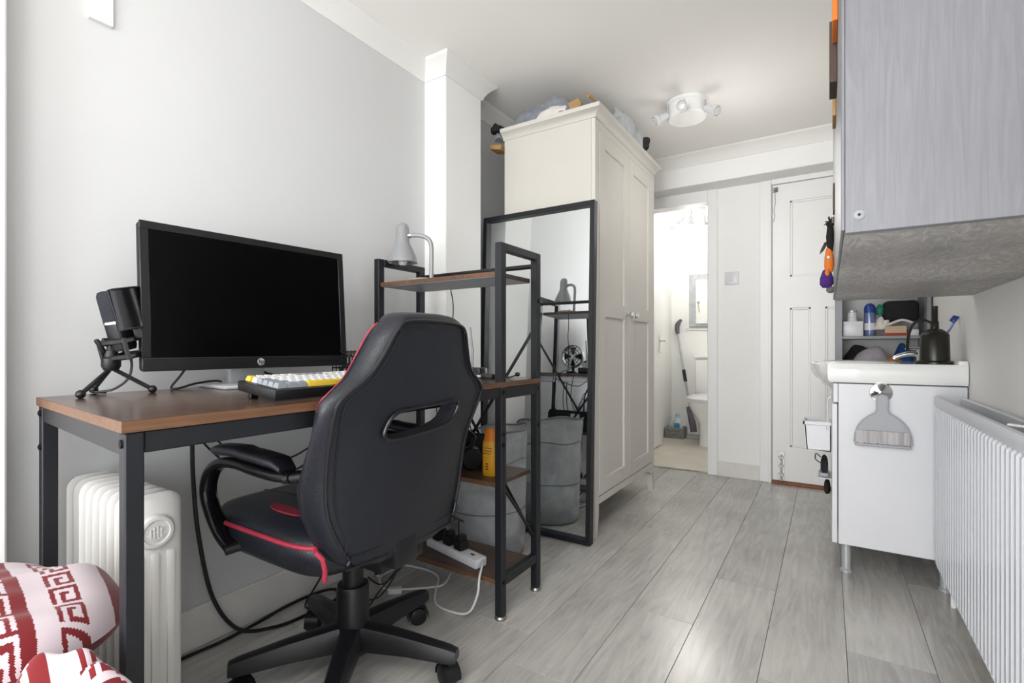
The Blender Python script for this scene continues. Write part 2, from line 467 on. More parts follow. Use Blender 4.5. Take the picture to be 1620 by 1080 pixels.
# architraves
mb = MB(); mb.box(OX1, OX1 + .066, YB - .018, YB + .1, 0, ZS, .004, 1)
mb.box(OX0 - .06, OX0, YB - .018, YB + .1, 0, ZS, .004, 1)
mb.box(OX0, OX1, YB - .0175, YB + .1, OZ, ZS)
struct('trim_3', mb, 'gloss_white', 'white frame around the bathroom opening')
mb = MB(); mb.box(DX0 - .075, DX0 - .003, YB - .016, YB + .08, 0, ZS, .004, 1)
mb.box(DX0 - .003, XR, YB - .0155, YB + .08, DZ + .003, ZS)
mb.box(DX0 - .022, DX0 - .006, YB - .026, YB, 0, DZ + .02, .002, 1)
struct('trim_4', mb, 'gloss_white', 'white frame around the panelled door')
struct('trim_5', MB().box(DX0, DX1, YB - .03, YB + .05, 0, .016, .004, 1), 'brown', 'brown wooden threshold under the panelled door')
# panelled door
dr = D.objects.new('door_1', None); COL.objects.link(dr); dr.location = (DX0, YB, 0)
tag(dr, 'white panelled door with bolts in the back wall', None, None, 'structure')
MB().box(DX0, DX1, YB + .012, YB + .045, .02, DZ).build('door_slab', 'gloss_white', dr)
fr = [(DX0, -.205, .02, DZ), (.31, DX1, .02, DZ), (-.205, .31, 1.825, DZ), (-.205, .31, 1.137, 1.338), (-.205, .31, .02, .242), (-.09, -.013, .242, 1.137), (.105, .19, .242, 1.137)]
for a in fr:
    MB().box(a[0], a[1], YB, YB + .013, a[2], a[3]).build('door_rail', 'gloss_white', dr)
for (a, b, c, d) in ((-.205, .31, 1.338, 1.825), (-.205, -.09, .242, 1.137), (-.013, .105, .242, 1.137), (.19, .31, .242, 1.137)):
    mb = MB()
    for (p, q, r_, s_) in ((a, b, c, c + .014), (a, b, d - .014, d), (a, a + .014, c, d), (b - .014, b, c, d)):
        mb.box(p, q, YB + .004, YB + .013, r_, s_, .003, 1)
    mb.build('panel_moulding', 'gloss_white', dr)
mb = MB(); mb.box(-.272, -.236, YB - .004, YB, .03, .205, .001, 1); mb.build('bolt_plate', 'zinc', dr)
mb = MB(); mb.tube([(-.254, YB - .011, .02), (-.254, YB - .011, .19)], .007, 10)
for z in (.06, .115, .17): mb.box(-.268, -.24, YB - .016, YB - .003, z - .008, z + .008, .002, 1)
mb.tube([(-.254, YB - .011, .14), (-.254, YB - .04, .15)], .005, 8); mb.build('bolt', 'zinc', dr)
mb = MB(); mb.box(-.3, -.272, YB - .006, YB, 1.892, 1.925, .002, 1); mb.ball((-.284, YB - .014, 1.905), .01); mb.build('latch', 'zinc', dr)
mb = MB(); mb.tube([(-.29, YB - .004, 1.89), (-.289, YB - .005, 1.82), (-.296, YB - .005, 1.77), (-.29, YB - .005, 1.74), (-.299, YB - .005, 1.70)], .0015, 5, smooth=4); mb.build('latch_cord', 'cloth_grey', dr)
# light switch
t = thing('light_switch', 'white square light switch on the wall between doorways', 'switch', (-.55, YB, 1.353))
MB().box(-.594, -.506, YB - .009, YB, 1.309, 1.397, .004, 2).build('plate', 'white', t)
mb = MB().box(-.562, -.538, YB - .013, YB - .008, 1.335, 1.371, .003, 2); mb.build('rocker', 'white', t)
for x in (-.58, -.52):
    MB().lathe([(0, 0), (.004, 0), (.0035, .0015), (0, .0018)], mtx=axis((x, YB - .009, 1.353), (0, -1, 0)), seg=10).build('screw', 'zinc', t)

# ---------------------------------------------------------------- bathroom beyond the opening
BX0, BX1, BY1, BZ = -1.36, -.30, 5.20, 2.10
struct('floor_bathroom', MB().box(BX0 - .05, BX1 + .05, YB + .02, BY1 + .05, -.06, .001), 'tilefl', 'pale vinyl floor of the bathroom')
struct('trim_6', MB().box(OX0, OX1, YB + .0, YB + .035, 0, .006, .002, 1), 'chrome', 'pale metal threshold strip at the bathroom opening')
struct('wall_bathroom_back', MB().box(BX0 - .05, BX1 + .05, BY1, BY1 + .06, -.02, BZ + .02), 'wall_lifted', 'white far wall of the bathroom')
struct('wall_bathroom_left', MB().box(BX0 - .06, BX0, YB + .1, BY1 + .05, -.02, BZ + .02), 'wall_lifted', 'white side wall of the bathroom beside the open door')
struct('wall_bathroom_right', MB().box(BX1, BX1 + .06, YB + .1, BY1 + .05, -.02, BZ + .02), 'wall_lifted', 'white right wall of the bathroom')
struct('ceiling_bathroom', MB().box(BX0 - .05, BX1 + .05, YB + .1, BY1 + .05, BZ, BZ + .06), 'wall_lifted', 'white bathroom ceiling')
# open bathroom door along the left wall
dr = D.objects.new('door_2', None); COL.objects.link(dr); dr.location = (-1.27, 3.78, 0)
tag(dr, 'white bathroom door standing open against its side wall', None, None, 'structure')
MB().box(-1.30, -1.262, 3.78, 4.50, .012, 1.86, .003, 1).build('door_slab', 'gloss_white', dr)
h = MB().box(-1.262, -1.254, 4.40, 4.445, .84, .99, .002, 1).build('handle_plate', 'chrome', dr)
MB().tube([(-1.258, 4.42, .94), (-1.215, 4.42, .94), (-1.212, 4.41, .94), (-1.212, 4.31, .94)], .008, 8).build('lever', 'chrome', h)

# spot lamps on ceilings
def spot_heads(t, c, heads, z, m, bm_, L=.07, r0=.018, r1=.027):
    for (az, tilt, rad) in heads:
        p = Vector((c[0] + math.cos(az) * rad, c[1] + math.sin(az) * rad, z))
        mb = MB(); mb.tube([p + Vector((0, 0, .045)), p + Vector((0, 0, .004))], .006, 8); mb.ball(p, .009, 10, 8); mb.build('stem', 'silver', t)
        d = Vector((math.cos(az) * math.sin(tilt), math.sin(az) * math.sin(tilt), -math.cos(tilt)))
        h = MB().lathe([(0, -.012), (r0 * .8, -.012), (r0, 0), (r0, L * .6), (r1, L * .75), (r1, L), (r1 - .003, L), (r1 - .005, L - .006), (0, L - .006)], seg=20, mtx=axis(p + d * .012, d)).build('spot_head', m, t)
        MB().lathe([(0, L - .004), (r1 - .006, L - .004), (r1 - .007, L - .001), (0, L + .003)], seg=16, mtx=axis(p + d * .012, d)).build('bulb', bm_, h)
LC = (-.63, 2.72)
t = thing('ceiling_spotlight', 'round white ceiling spotlight with three small heads near the wardrobe', 'ceiling light', (LC[0], LC[1], ZC))
MB().lathe([(0, 0), (.108, 0), (.108, -.012), (.1, -.02), (.1, -.078), (.094, -.086), (0, -.088)], (LC[0], LC[1], ZC), 40).build('canopy', 'ceramic', t)
spot_heads(t, LC, [(R(222), R(62), .112), (R(-25), R(60), .112), (R(-85), R(75), .112)], ZC - .075, 'white', 'glassbulb')
def fill_point(name, c, power):  # added fill, hung below and beside a fitting with unlit bulbs
    l = D.lights.new(name, 'POINT'); l.energy = power; l.shadow_soft_size = .22; l.color = (1, .985, .96)
    o = D.objects.new(name, l); COL.objects.link(o); o.location = (c[0] + .2, c[1], ZC - .5)
fill_point('room_fill_light', LC, 3.4)  # fill for the back of the room; the fitting itself is off
LC2 = (-.60, -.55)  # out-of-view copy of the fitting, added to brighten ceiling and floor
t = thing('ceiling_spotlight', 'added white ceiling spotlight for fill light behind the viewer', 'ceiling light', (LC2[0], LC2[1], ZC))
MB().lathe([(0, 0), (.108, 0), (.108, -.012), (.1, -.02), (.1, -.078), (.094, -.086), (0, -.088)], (LC2[0], LC2[1], ZC), 40).build('canopy', 'ceramic', t)
spot_heads(t, LC2, [(R(222), R(62), .112), (R(-25), R(60), .112), (R(-85), R(75), .112)], ZC - .075, 'white', 'glassbulb')
fill_point('rear_fill_light', LC2, 14.0)
BLC = (-1.0, 4.53)
t = thing('bathroom_spotlight', 'white bathroom ceiling light with three lit spot heads', 'ceiling light', (BLC[0], BLC[1], BZ))
MB().lathe([(0, 0), (.1, 0), (.1, -.012), (.092, -.022), (0, -.024)], (BLC[0], BLC[1], BZ), 32).build('canopy', 'silver', t)
spot_heads(t, BLC, [(R(200), R(40), .07), (R(265), R(10), .05), (R(10), R(8), .085)], BZ - .07, 'silver', 'bulb', .075, .02, .026)
l = D.lights.new('bathroom_light', 'POINT'); l.energy = 8.5; l.shadow_soft_size = .12; l.color = (1, .985, .95)
lo = D.objects.new('bathroom_light', l); COL.objects.link(lo); lo.location = (BLC[0], BLC[1], BZ - .22)

# toilet
t = thing('toilet', 'white ceramic close-coupled toilet in the bathroom', 'toilet', (-.93, 4.9, 0))
tx, ty = -.90, 4.72
def oval(cx, cy, a, b, z, n=28, sq=2.3):
    out = []
    for k in range(n):
        th = 2 * PI * k / n; c_, s_ = math.cos(th), math.sin(th)
        out.append((cx + a * math.copysign(abs(c_) ** (2 / sq), c_), cy + b * math.copysign(abs(s_) ** (2 / sq), s_), z))
    return out
MB().loft([oval(tx, ty + .1, .1, .2, 0), oval(tx, ty + .1, .095, .19, .08), oval(tx, ty + .09, .1, .19, .2), oval(tx, ty + .04, .16, .24, .33), oval(tx, ty + .02, .18, .26, .40)]).build('bowl', 'ceramic', t)
MB().loft([oval(tx, ty + .02, .185, .265, .40), oval(tx, ty + .02, .19, .27, .41), oval(tx, ty + .02, .19, .27, .432), oval(tx, ty + .02, .17, .25, .446)]).build('seat_lid', 'white', t)
MB().box(tx - .19, tx + .19, 5.02, 5.195, .42, .775, .02, 3).build('cistern', 'ceramic', t)
MB().box(tx - .2, tx + .2, 5.01, 5.198, .775, .805, .01, 2).build('cistern_lid', 'ceramic', t)
# wall cupboard
t = thing('wall_cupboard', 'pale grey wall cupboard with a key above the toilet', 'cupboard', (-1.0, BY1, 1.09))
MB().box(-1.18, -.80, BY1 - .03, BY1, 1.09, 1.615, .003, 1).build('frame', 'shelfmetal' if False else 'cloth_lgrey', t)
k = MB().box(-1.11, -.87, BY1 - .045, BY1 - .03, 1.12, 1.555, .003, 1).build('door', 'gloss_white', t)
MB().lathe([(0, 0), (.012, 0), (.012, .01), (0, .012)], seg=14, mtx=axis((-1.085, BY1 - .045, 1.33), (0, -1, 0))).build('knob', 'zinc', k)
MB().tube([(-1.085, BY1 - .058, 1.33), (-1.08, BY1 - .06, 1.28), (-1.072, BY1 - .06, 1.23)], .004, 6).build('key', 'key_brass', k)
struct('trim_7', MB().box(-1.22, BX1, BY1 - .012, BY1, 1.055, 1.085, .004, 1), 'gloss_white', 'white ledge on the far bathroom wall')
# mop leaning in the corner
t = thing('mop', 'grey flat mop leaning in the bathroom corner', 'mop', (-1.13, 5.0, 0))
p0, p1 = Vector((-1.10, 5.02, .06)), Vector((-1.285, 5.15, 1.03))
MB().tube([p0, p1], .011, 10).build('pole', 'silver', t)
a, b = p0.lerp(p1, .50), p0.lerp(p1, .62)
MB().tube([a, b], .017, 12).build('grip', 'plastic', t)
MB().tube([p1 - (p1 - p0) * .01, (-1.292, 5.155, 1.07), (-1.285, 5.155, 1.12), (-1.25, 5.15, 1.165)], [.016, .024, .024, .012], 12, smooth=5).build('handle', 'greyfelt', t)
mb = MB(); mb.tube([p0, p0 + Vector((-.02, .012, .1)), p0 + Vector((-.06, .03, .24))], [.03, .032, .018], 12, smooth=4); mb.build('bottle', 'greyfelt', t)
MB().box(-1.155, -1.04, 4.95, 5.06, .001, .035, .008, 2).build('head', 'pankgrey', t)
# storage basket with bottles
t = thing('wicker_basket', 'grey woven basket on the bathroom floor holding cleaning bottles', 'basket', (-1.25, 4.96, 0))
mb = MB()
for i in range(6):
    z = .008 + i * .018
    mb.tube([(-1.34, 4.90, z), (-1.17, 4.90, z), (-1.17, 5.03, z), (-1.34, 5.03, z)], .0095, 6, closed=True)
mb.build('weave', 'wicker', t)
MB().box(-1.34, -1.17, 4.90, 5.03, .002, .012).build('base', 'wicker', t)
t = thing('detergent_bottle', 'white detergent bottle with pale blue cap in the basket', 'bottle', (-1.24, 4.95, .012))
MB().loft([oval(-1.235, 4.95, .045, .03, .013), oval(-1.235, 4.95, .048, .032, .10), oval(-1.235, 4.95, .044, .03, .16), oval(-1.235, 4.95, .02, .02, .2)]).build('body', 'white', t)
MB().lathe([(0, .195), (.022, .195), (.02, .235), (0, .238)], (-1.235, 4.95, 0), 16).build('cap', mat('pale_blue_cap', '#9ac7e6', .4), t)
MB().box(-1.262, -1.208, 4.9155, 4.918, .10, .15, .001, 1).build('label', mat('teal_label', '#3f8fae', .5), t)
t = thing('detergent_bag', 'clear plastic bag of cleaning things beside the basket bottle', 'bag', (-1.29, 4.98, .012))
MB().ball((-1.30, 4.985, .10), (.034, .035, .085), 14, 10).build('bag', 'frost', t)
MB().box(-1.32, -1.28, 4.965, 5.0, .014, .10, .006, 2).build('sponge_pack', 'green', t)

# ---------------------------------------------------------------- desk with shelf tower
dk = thing('desk', 'rustic brown desk with black steel frame and shelf tower', 'desk', (-1.19, .94, 0))
DXB, DXF, DYN, DYF = -1.485, -.885, .310, 1.585
DYB = .362                     # the wall-side corner sits a little further along
TH = .77
top_o = [(DXF, DYN), (DXF, DYF - .004), (DXB, DYF - .004), (DXB, DYB)]
MB().loft([[(x, y, TH - .018) for x, y in top_o], [(x, y, TH) for x, y in top_o]]).build('desktop', 'desk_wood', dk)
MB().box(DXF - .0006, DXF + .001, DYN, DYF - .004, TH - .0176, TH - .0006).build('edge_band', 'desk_edge', dk)
MB().loft([[(DXF + .0008, DYN - .001, z), (DXB, DYB - .001, z), (DXB, DYB + .0006, z), (DXF + .0008, DYN + .0006, z)] for z in (TH - .0176, TH - .0006)]).build('edge_band', 'desk_edge', dk)
PO = .038
def post(x, y, z0, z1, sx=PO, sy=.026, name='leg'):
    return MB().box(x, x + sx, y, y + sy, z0, z1, .002, 1).build(name, 'steel', dk)
# near-end legs
post(DXF - .021, DYN + .003, .012, TH - .018, .021, .026); post(DXB + .002, DYB + .003, .012, TH - .018, .021, .028)
MB().loft([[(DXF - .021, DYN + .004, z), (DXB + .023, DYB + .004, z), (DXB + .023, DYB + .026, z), (DXF - .021, DYN + .026, z)] for z in (TH - .052, TH - .018)]).build('rail', 'steel', dk)
MB().box(DXF - .022, DXF - .003, DYN + .03, 1.325, TH - .052, TH - .018, .002, 1).build('rail', 'steel', dk)
MB().box(DXB + .003, DXB + .022, DYB + .032, 1.325, TH - .052, TH - .018, .002, 1).build('rail', 'steel', dk)
# tower posts
TZ = 1.222
TX0, TX1, TY0, TY1 = -1.475, -.885, 1.325, 1.585
for x in (TX0, TX1 - .026):
    for y in (TY0, TY1 - .03):
        post(x, y, .012, TZ, .026, .03, 'tower_post')
    MB().box(x, x + .026, TY0 + .03, TY1 - .03, TZ - .026, TZ, .002, 1).build('top_rail', 'steel', dk)
    MB().box(x, x + .026, TY0 + .03, TY1 - .03, .105, .135, .002, 1).build('foot_rail', 'steel', dk)
    MB().box(x + .002, x + .024, TY0 + .03, TY1 - .03, TH - .056, TH - .018, .002, 1).build('rail', 'steel', dk)
MB().tube([(TX0 + .026, TY1 - .012, 1.178), (TX1 - .026, TY1 - .012, 1.178)], .009, 10).build('guard_rail', 'steel', dk)
for z, nm in ((1.13, 'upper_shelf'), (.44, 'lower_shelf'), (.125, 'bottom_shelf')):
    s_ = MB().box(TX0 + .027, TX1 - .027 if z > 1 else TX1 - .026, TY0 + .008, TY1 - .032, z - .015, z, .0012, 1).build(nm, 'desk_wood_x', dk)
    MB().box(TX0 + .028, TX1 - .028, TY0 + .0065, TY0 + .0082, z - .0146, z - .0005).build('edge_band', 'desk_edge', s_)
    if z > 1: MB().box(TX0 + .03, TX1 - .03, TY0 + .012, TY1 - .035, z - .0166, z - .0148).build('underside', 'under', s_)
# cross bracing at the far side and one rod on the room side
yb = TY1 - .006
MB().box(-.5, .5, -.0015, .0015, -.006, .006, mtx=Matrix.Translation((-1.18, yb + .004, .56)) @ Matrix.Rotation(-math.atan2(.80, .55), 4, 'Y') @ Matrix.Diagonal((.97, 1, 1, 1))).build('cross_brace', 'steel', dk)
MB().box(-.5, .5, -.0015, .0015, -.006, .006, mtx=Matrix.Translation((-1.18, yb + .008, .56)) @ Matrix.Rotation(math.atan2(.80, .55), 4, 'Y') @ Matrix.Diagonal((.97, 1, 1, 1))).build('cross_brace', 'steel', dk)
MB().tube([(TX1 - .013, TY0 + .028, .425), (TX1 - .013, TY1 - .028, .20)], .0045, 8).build('tie_rod', 'steel', dk)
def screw(p, d):
    MB().lathe([(0, 0), (.007, 0), (.0065, .003), (.003, .0045), (0, .004)], seg=12, mtx=axis(p, d)).build('bolt', 'screw', dk)
for p in ((TX1, TY0 + .015, .735), (TX1, TY0 + .015, .60), (TX1, TY0 + .015, .565), (TX1, TY1 - .015, 1.05), (TX1, TY1 - .015, .735), (TX1, TY1 - .015, .60), (TX1, TY0 + .015, .12)): screw(p, (1, 0, 0))
for p in ((DXF - .011, DYN + .003, .735), (DXB + .013, DYB + .003, .735), (DXB + .013, DYB + .003, .66)): screw(p, (0, -1, 0))
for x, y in ((TX0 + .013, TY0 + .015), (TX0 + .013, TY1 - .015), (TX1 - .013, TY0 + .015), (TX1 - .013, TY1 - .015), (DXF - .011, DYN + .016), (DXB + .013, DYB + .016)):
    MB().lathe([(0, 0), (.02, 0), (.0205, .005), (.017, .011), (.006, .013), (0, .0135)], (x, y, 0), 18).build('foot', 'zinc', dk)

# ---------------------------------------------------------------- monitor
mc = (-1.375, .800)
mt = thing('monitor', 'black widescreen monitor on a silver stand on the desk', 'monitor', (mc[0], mc[1], TH), R(-4.5))
tl = R(4)
TM = Matrix.Translation((0, 0, .242)) @ Matrix.Rotation(-tl, 4, 'Y') @ Matrix.Diagonal((1, 1.066, 1.066, 1))
def mbm(mb, name, m, par, smooth=35):
    bmesh.ops.transform(mb.bm, matrix=TM, verts=mb.bm.verts); return mb.build(name, m, par, smooth, world=False)
W2, HB, HT = .262, -.178, .165
mbm(MB().box(-.014, .012, -W2, W2, HB, HT, .008, 3), 'housing', 'plastic', mt)
mbm(MB().box(-.05, -.012, -.17, .17, -.12, .11, .015, 3), 'rear_cover', 'plastic', mt)
bz = MB()
for a in ((-W2 + .0, W2, HT - .018, HT), (-W2, W2, HB, HB + .03), (-W2, -W2 + .018, HB + .03, HT - .018), (W2 - .018, W2, HB + .03, HT - .018)):
    bz.box(.010, .0165, a[0], a[1], a[2], a[3], .0015, 1)
bz_o = mbm(bz, 'bezel', 'plastic', mt)
mbm(MB().box(.010, .0132, -W2 + .018, W2 - .018, HB + .03, HT - .018), 'screen', 'screen', mt)
lg = mbm(MB().lathe([(0, 0), (.0095, 0), (.0095, .0008), (0, .001)], seg=28, mtx=axis((.0165, 0, HB + .016), (1, 0, 0))), 'logo', 'silver', mt)
mw = Matrix.Translation(mt.location) @ mt.rotation_euler.to_matrix().to_4x4()
text_mesh('logo_letters', 'hp', .0165, 'plastic', lg, mw @ TM @ Matrix.Translation((.0178, 0, HB + .0165)) @ Matrix.Rotation(R(90), 4, 'Z') @ Matrix.Rotation(R(90), 4, 'X'))
mb = MB()
for i in range(5): mb.box(.0163, .0172, .145 + i * .018, .157 + i * .018, HB + .013, HB + .0155)
mbm(mb, 'buttons', 'screw', mt)
mb = MB(); mb.box(.0163, .0167, -W2 + .03, -W2 + .08, HB + .0145, HB + .018); mbm(mb, 'model_strip', 'steel', mt)
MB().box(-.075, -.05, -.05, .05, .008, .26, .006, 2).build('stand_neck', 'silver', mt, world=False)
MB().box(-.06, -.035, -.045, .045, .2, .27, .006, 2).build('stand_mount', 'plastic', mt, world=False)
MB().box(-.155, .065, -.11, .11, .0, .011, .005, 2).build('stand_base', 'silver', mt, world=False)

# black wire cable tidy on the desk behind the monitor
t = thing('wire_organizer', 'small black wire basket behind the monitor edge', 'wire basket', (-1.34, 1.10, TH))
mb = MB()
for i in range(6):
    y = 1.055 + i * .014
    mb.tube([(-1.37, y, TH + .003), (-1.37, y, TH + .085), (-1.33, y, TH + .10), (-1.29, y, TH + .085), (-1.29, y, TH + .003)], .002, 6)
for z in (.004, .045, .083): mb.tube([(-1.37, 1.055, TH + z), (-1.37, 1.125, TH + z), (-1.29, 1.125, TH + z), (-1.29, 1.055, TH + z)], .0022, 6, closed=True)
mb.build('wires', 'cable', t)
MB().tube([(-1.33, 1.06, TH + .02), (-1.36, 1.09, TH + .05), (-1.32, 1.12, TH + .03), (-1.31, 1.08, TH + .06), (-1.35, 1.07, TH + .03), (-1.33, 1.11, TH + .015)], .004, 6, smooth=5).build('coiled_lead', 'cable', t)
# cables on the desk
tag(MB().tube([(-1.45, .80, TH + .10), (-1.43, .84, TH + .045), (-1.42, .92, TH + .02), (-1.41, 1.0, TH + .016), (-1.39, 1.06, TH + .006)], .0035, 7, smooth=6).build('cable', 'cable'), 'black lead running from monitor stand to the wire basket', 'cable')
tag(MB().tube([(-1.43, .67, TH + .1), (-1.44, .635, TH + .04), (-1.45, .615, TH + .006), (-1.44, .63, TH + .004), (-1.45, .68, TH + .014), (-1.47, .75, TH + .014), (-1.492, .76, TH - .02)], .003, 7, smooth=6).build('cable', 'cable'), 'black lead hanging behind the monitor at its left side', 'cable')

# ---------------------------------------------------------------- keyboard
kb = thing('keyboard', 'grey and white mechanical keyboard with yellow space bar', 'keyboard', (-1.013, .752, TH), R(1))
kx, ky = .068, .166       # half depth (x), half width (y); front is +x
KM = Matrix.Translation((0, 0, .021)) @ Matrix.Rotation(R(6.5), 4, 'Y')
def kbuild(mb, n, m, par=kb, sm=35):
    bmesh.ops.transform(mb.bm, matrix=KM, verts=mb.bm.verts); return mb.build(n, m, par, sm, world=False)
kbuild(MB().box(-kx, kx, -ky, ky, -.011, .011, .003, 2), 'case', 'plastic')
for y in (-.14, .14): MB().box(-.055, -.045, y - .01, y + .01, 0, .012, .002, 1).build('foot', 'plastic', kb, world=False)
u = .0192
def cap(w, m):
    b = u / 2 - .0007; hw = w * u / 2 - .0007
    tp = .0026
    mb = MB()
    mb.loft([[(-b, -hw, 0), (b, -hw, 0), (b, hw, 0), (-b, hw, 0)], [(-b + .0008, -hw + .0008, .004), (b - .0008, -hw + .0008, .004), (b - .0008, hw - .0008, .004), (-b + .0008, hw - .0008, .004)],
             [(-b + tp, -hw + tp, .0105), (b - tp, -hw + tp, .0105), (b - tp, hw - tp, .0105), (-b + tp, hw - tp, .0105)]])
    bmesh.ops.transform(mb.bm, matrix=KM, verts=mb.bm.verts)
    o = mb.build('keycap', m, kb, 0, world=False); me = o.data; D.objects.remove(o); return me
rows = [[(1, 'keyy')] + [(1, 'keyg' if i in (5, 6, 7, 8) else 'keyw') for i in range(14)] + [(1, 'keyg')],
        [(1, 'keyw')] * 13 + [(2, 'keyg'), (1, 'keyg')],
        [(1.5, 'keyg')] + [(1, 'keyw')] * 12 + [(1.5, 'keyg'), (1, 'keyg')],
        [(1.75, 'keyg')] + [(1, 'keyw')] * 11 + [(2.25, 'keyy'), (1, 'keyg')],
        [(2.25, 'keyg')] + [(1, 'keyw')] * 10 + [(1.75, 'keyg'), (1, 'keyg'), (1, 'keyg')],
        [(1.25, 'keyg')] * 3 + [(6.25, 'keyy')] + [(1, 'keyg')] * 6]
kc = {}
KR = KM.to_3x3()
for i, row in enumerate(rows):
    y = -8 * u
    for w, m in row:
        key = (w, m)
        if key not in kc: kc[key] = cap(w, m)
        o = D.objects.new('keycap', kc[key]); COL.objects.link(o); o.parent = kb
        o.location = KR @ Vector((-.052 + i * u + (.004 if i else 0), y + w * u / 2, .0115))
        y += w * u

# ---------------------------------------------------------------- microphone
mi = thing('microphone', 'black desktop condenser microphone with pop filter on tripod', 'microphone', (-1.42, .475, TH))
hub = Vector((-1.42, .476, .843))
for f in ((-1.371, .405), (-1.497, .467), (-1.396, .551)):
    e = Vector((f[0], f[1], TH + .009))
    lg = MB().tube([hub + Vector((0, 0, -.01)), e], .0048, 8).build('tripod_leg', 'plastic', mi)
    MB().ball(e, .0095, 14, 10).build('rubber_foot', 'plastic', lg)
MB().lathe([(0, -.018), (.014, -.016), (.019, -.006), (.019, .012), (.015, .016), (.013, .03), (0, .031)], hub, 20).build('tripod_hub', 'plastic', mi)
mb = MB(); mb.tube([hub + Vector((0, 0, .03)), hub + Vector((0, 0, .056))], .009, 10); mb.tube([hub + Vector((-.0, -.016, .05)), hub + Vector((0, .016, .05))], .010, 12); mb.build('tilt_joint', 'plastic', mi)
MB().box(-.006, .006, -.024, -.014, -.018, .018, .004, 2, mtx=Matrix.Translation(hub + Vector((0, -.004, .05))) @ Matrix.Rotation(.5, 4, 'X')).build('wing_nut', 'plastic', mi)
# tilted mic body, axis leans away from the monitor
MM = Matrix.Translation((-1.41, .506, .848)) @ Matrix.Rotation(R(13), 4, 'X') @ Matrix.Rotation(R(28), 4, 'Z') @ Matrix.Scale(.92, 4)
def micb(mb, n, m, par=mi):
    bmesh.ops.transform(mb.bm, matrix=MM, verts=mb.bm.verts); return mb.build(n, m, par)
def rrect(a, b, z, r=.4, n=24): return oval(0, 0, a, b, z, n, 4)
micb(MB().loft([rrect(.02, .021, .03), rrect(.023, .024, .04), rrect(.023, .024, .10)]), 'body', 'plastic')
micb(MB().loft([rrect(.0245, .0255, .10), rrect(.0245, .0255, .106)]), 'ring', 'chrome')
g = micb(MB().loft([rrect(.0235, .0245, .106), rrect(.0235, .0245, .17), rrect(.02, .021, .181), rrect(.012, .013, .184)]), 'grille', 'blackmesh')
mb = MB()
for z in (.01, .05):
    mb.box(-.038, .038, -.036, -.030, z, z + .012, .002, 1); mb.box(-.038, .038, .030, .036, z, z + .012, .002, 1)
    mb.box(-.038, -.032, -.034, .034, z, z + .012, .002, 1); mb.box(.032, .038, -.034, .034, z, z + .012, .002, 1)
for a in (-.035, .035):
    for b in (-.033, .033): mb.box(a - .004, a + .004, b - .004, b + .004, .008, .064, .001, 1)
mb.box(-.036, .036, -.034, .034, .008, .016, .002, 1)
micb(mb, 'shock_mount', 'plastic')
# curved pop filter in front (towards the chair, +x)
mb = MB()
def pf(o_):
    L = []
    for i in range(13):
        a = R(-62 + i * 124 / 12)
        L.append((.004 + (.046 + o_) * math.cos(a), .012 + (.046 + o_) * math.sin(a)))
    return L
i0, i1 = pf(0), pf(.0022)
ring = i0 + i1[::-1]
mb.loft([[(a, b, z) for a, b in ring] for z in (.083, .185)])
f_ = micb(mb, 'pop_filter', 'plastic_g')
mb = MB()
e_ = [(a, b, .083) for a, b in pf(.001)] + [(a, b, .185) for a, b in pf(.001)][::-1]
mb.tube(e_, .003, 6, closed=True); micb(mb, 'filter_frame', 'plastic', f_)
mb = MB(); mb.box(.036, .05, .0, .012, .055, .085, .002, 1); mb.box(.036, .05, .02, .03, .055, .085, .002, 1); micb(mb, 'filter_bracket', 'plastic', f_)
MB().tube([(-1.415, .512, .862), (-1.412, .514, .835), (-1.41, .505, .805), (-1.42, .48, .782), (-1.45, .455, .776), (-1.47, .46, .7745), (-1.455, .478, .7735)], .0028, 7, smooth=6).build('cable', 'cable', mi)

# ---------------------------------------------------------------- gaming chair
YC = .880
BXC, BYC = -1.09, .905
ch = thing('gaming_chair', 'black leatherette gaming chair with red piping in front of desk', 'chair', (BXC, BYC, 0))
def rearx(z): return -.862 + .165 * (z - .40)
# height, half width of the rear shell, forward wrap of its sides
prof = [(.398, .120, 0.0), (.406, .160, 0.0), (.425, .172, 0.004), (.46, .192, .016), (.52, .216, .032), (.58, .225, .040), (.65, .231, .038), (.70, .237, .028), (.745, .242, .018), (.77, .238, .014), (.79, .218, .012), (.812, .185, .010), (.835, .162, .008), (.87, .141, .004), (.90, .127, .002), (.92, .115, 0), (.933, .100, 0)]
def thick(z):
    if z < .60: return .085
    if z < .68: return .085 - (z - .60) / .08 * .04
    if z < .79: return .045
    return .045 + min(1, (z - .79) / .06) * .03
def back_loop(z, h, f, grow=1.0, th=None, roff=0.0, zt=0.0):
    """closed cross-section of the backrest at height z"""
    th = thick(z) if th is None else th
    x0 = rearx(z) - roff; L = []; N = 12; k = (th - roff * .6) / .085
    for i in range(N + 1):                     # rear shell, from -Y to +Y
        s_ = -1 + 2 * i / N
        L.append((x0 - f * s_ * s_ + .004 * (1 - s_ * s_), YC + s_ * h, z + zt))
    b_ = .024 * grow
    side = [(-.006, .30), (-.020, .72), (-.042, .98), (-.062, .92), (-.078, .60), (-.088, .15)]
    for dx, o in side: L.append((x0 - f + dx * k, YC + h + b_ * o, z + zt))
    for i in range(N + 1):                     # front cushion
        s_ = 1 - 2 * i / N
        L.append((x0 - f * s_ * s_ - .088 * k, YC + s_ * h * .95, z + zt))
    for dx, o in side[::-1]: L.append((x0 - f + dx * k, YC - h - b_ * o, z + zt))
    return L
mb = MB()
loops = [back_loop(.390, .09, 0, .2, .05)] + [back_loop(*p, grow=(.5 if p[0] < .41 else 1)) for p in prof]
for z, h, r_ in ((.943, .093, .003), (.951, .082, .009), (.957, .068, .017), (.961, .045, .026)):
    loops.append(back_loop(z, h, 0, 1.0, .075, r_))
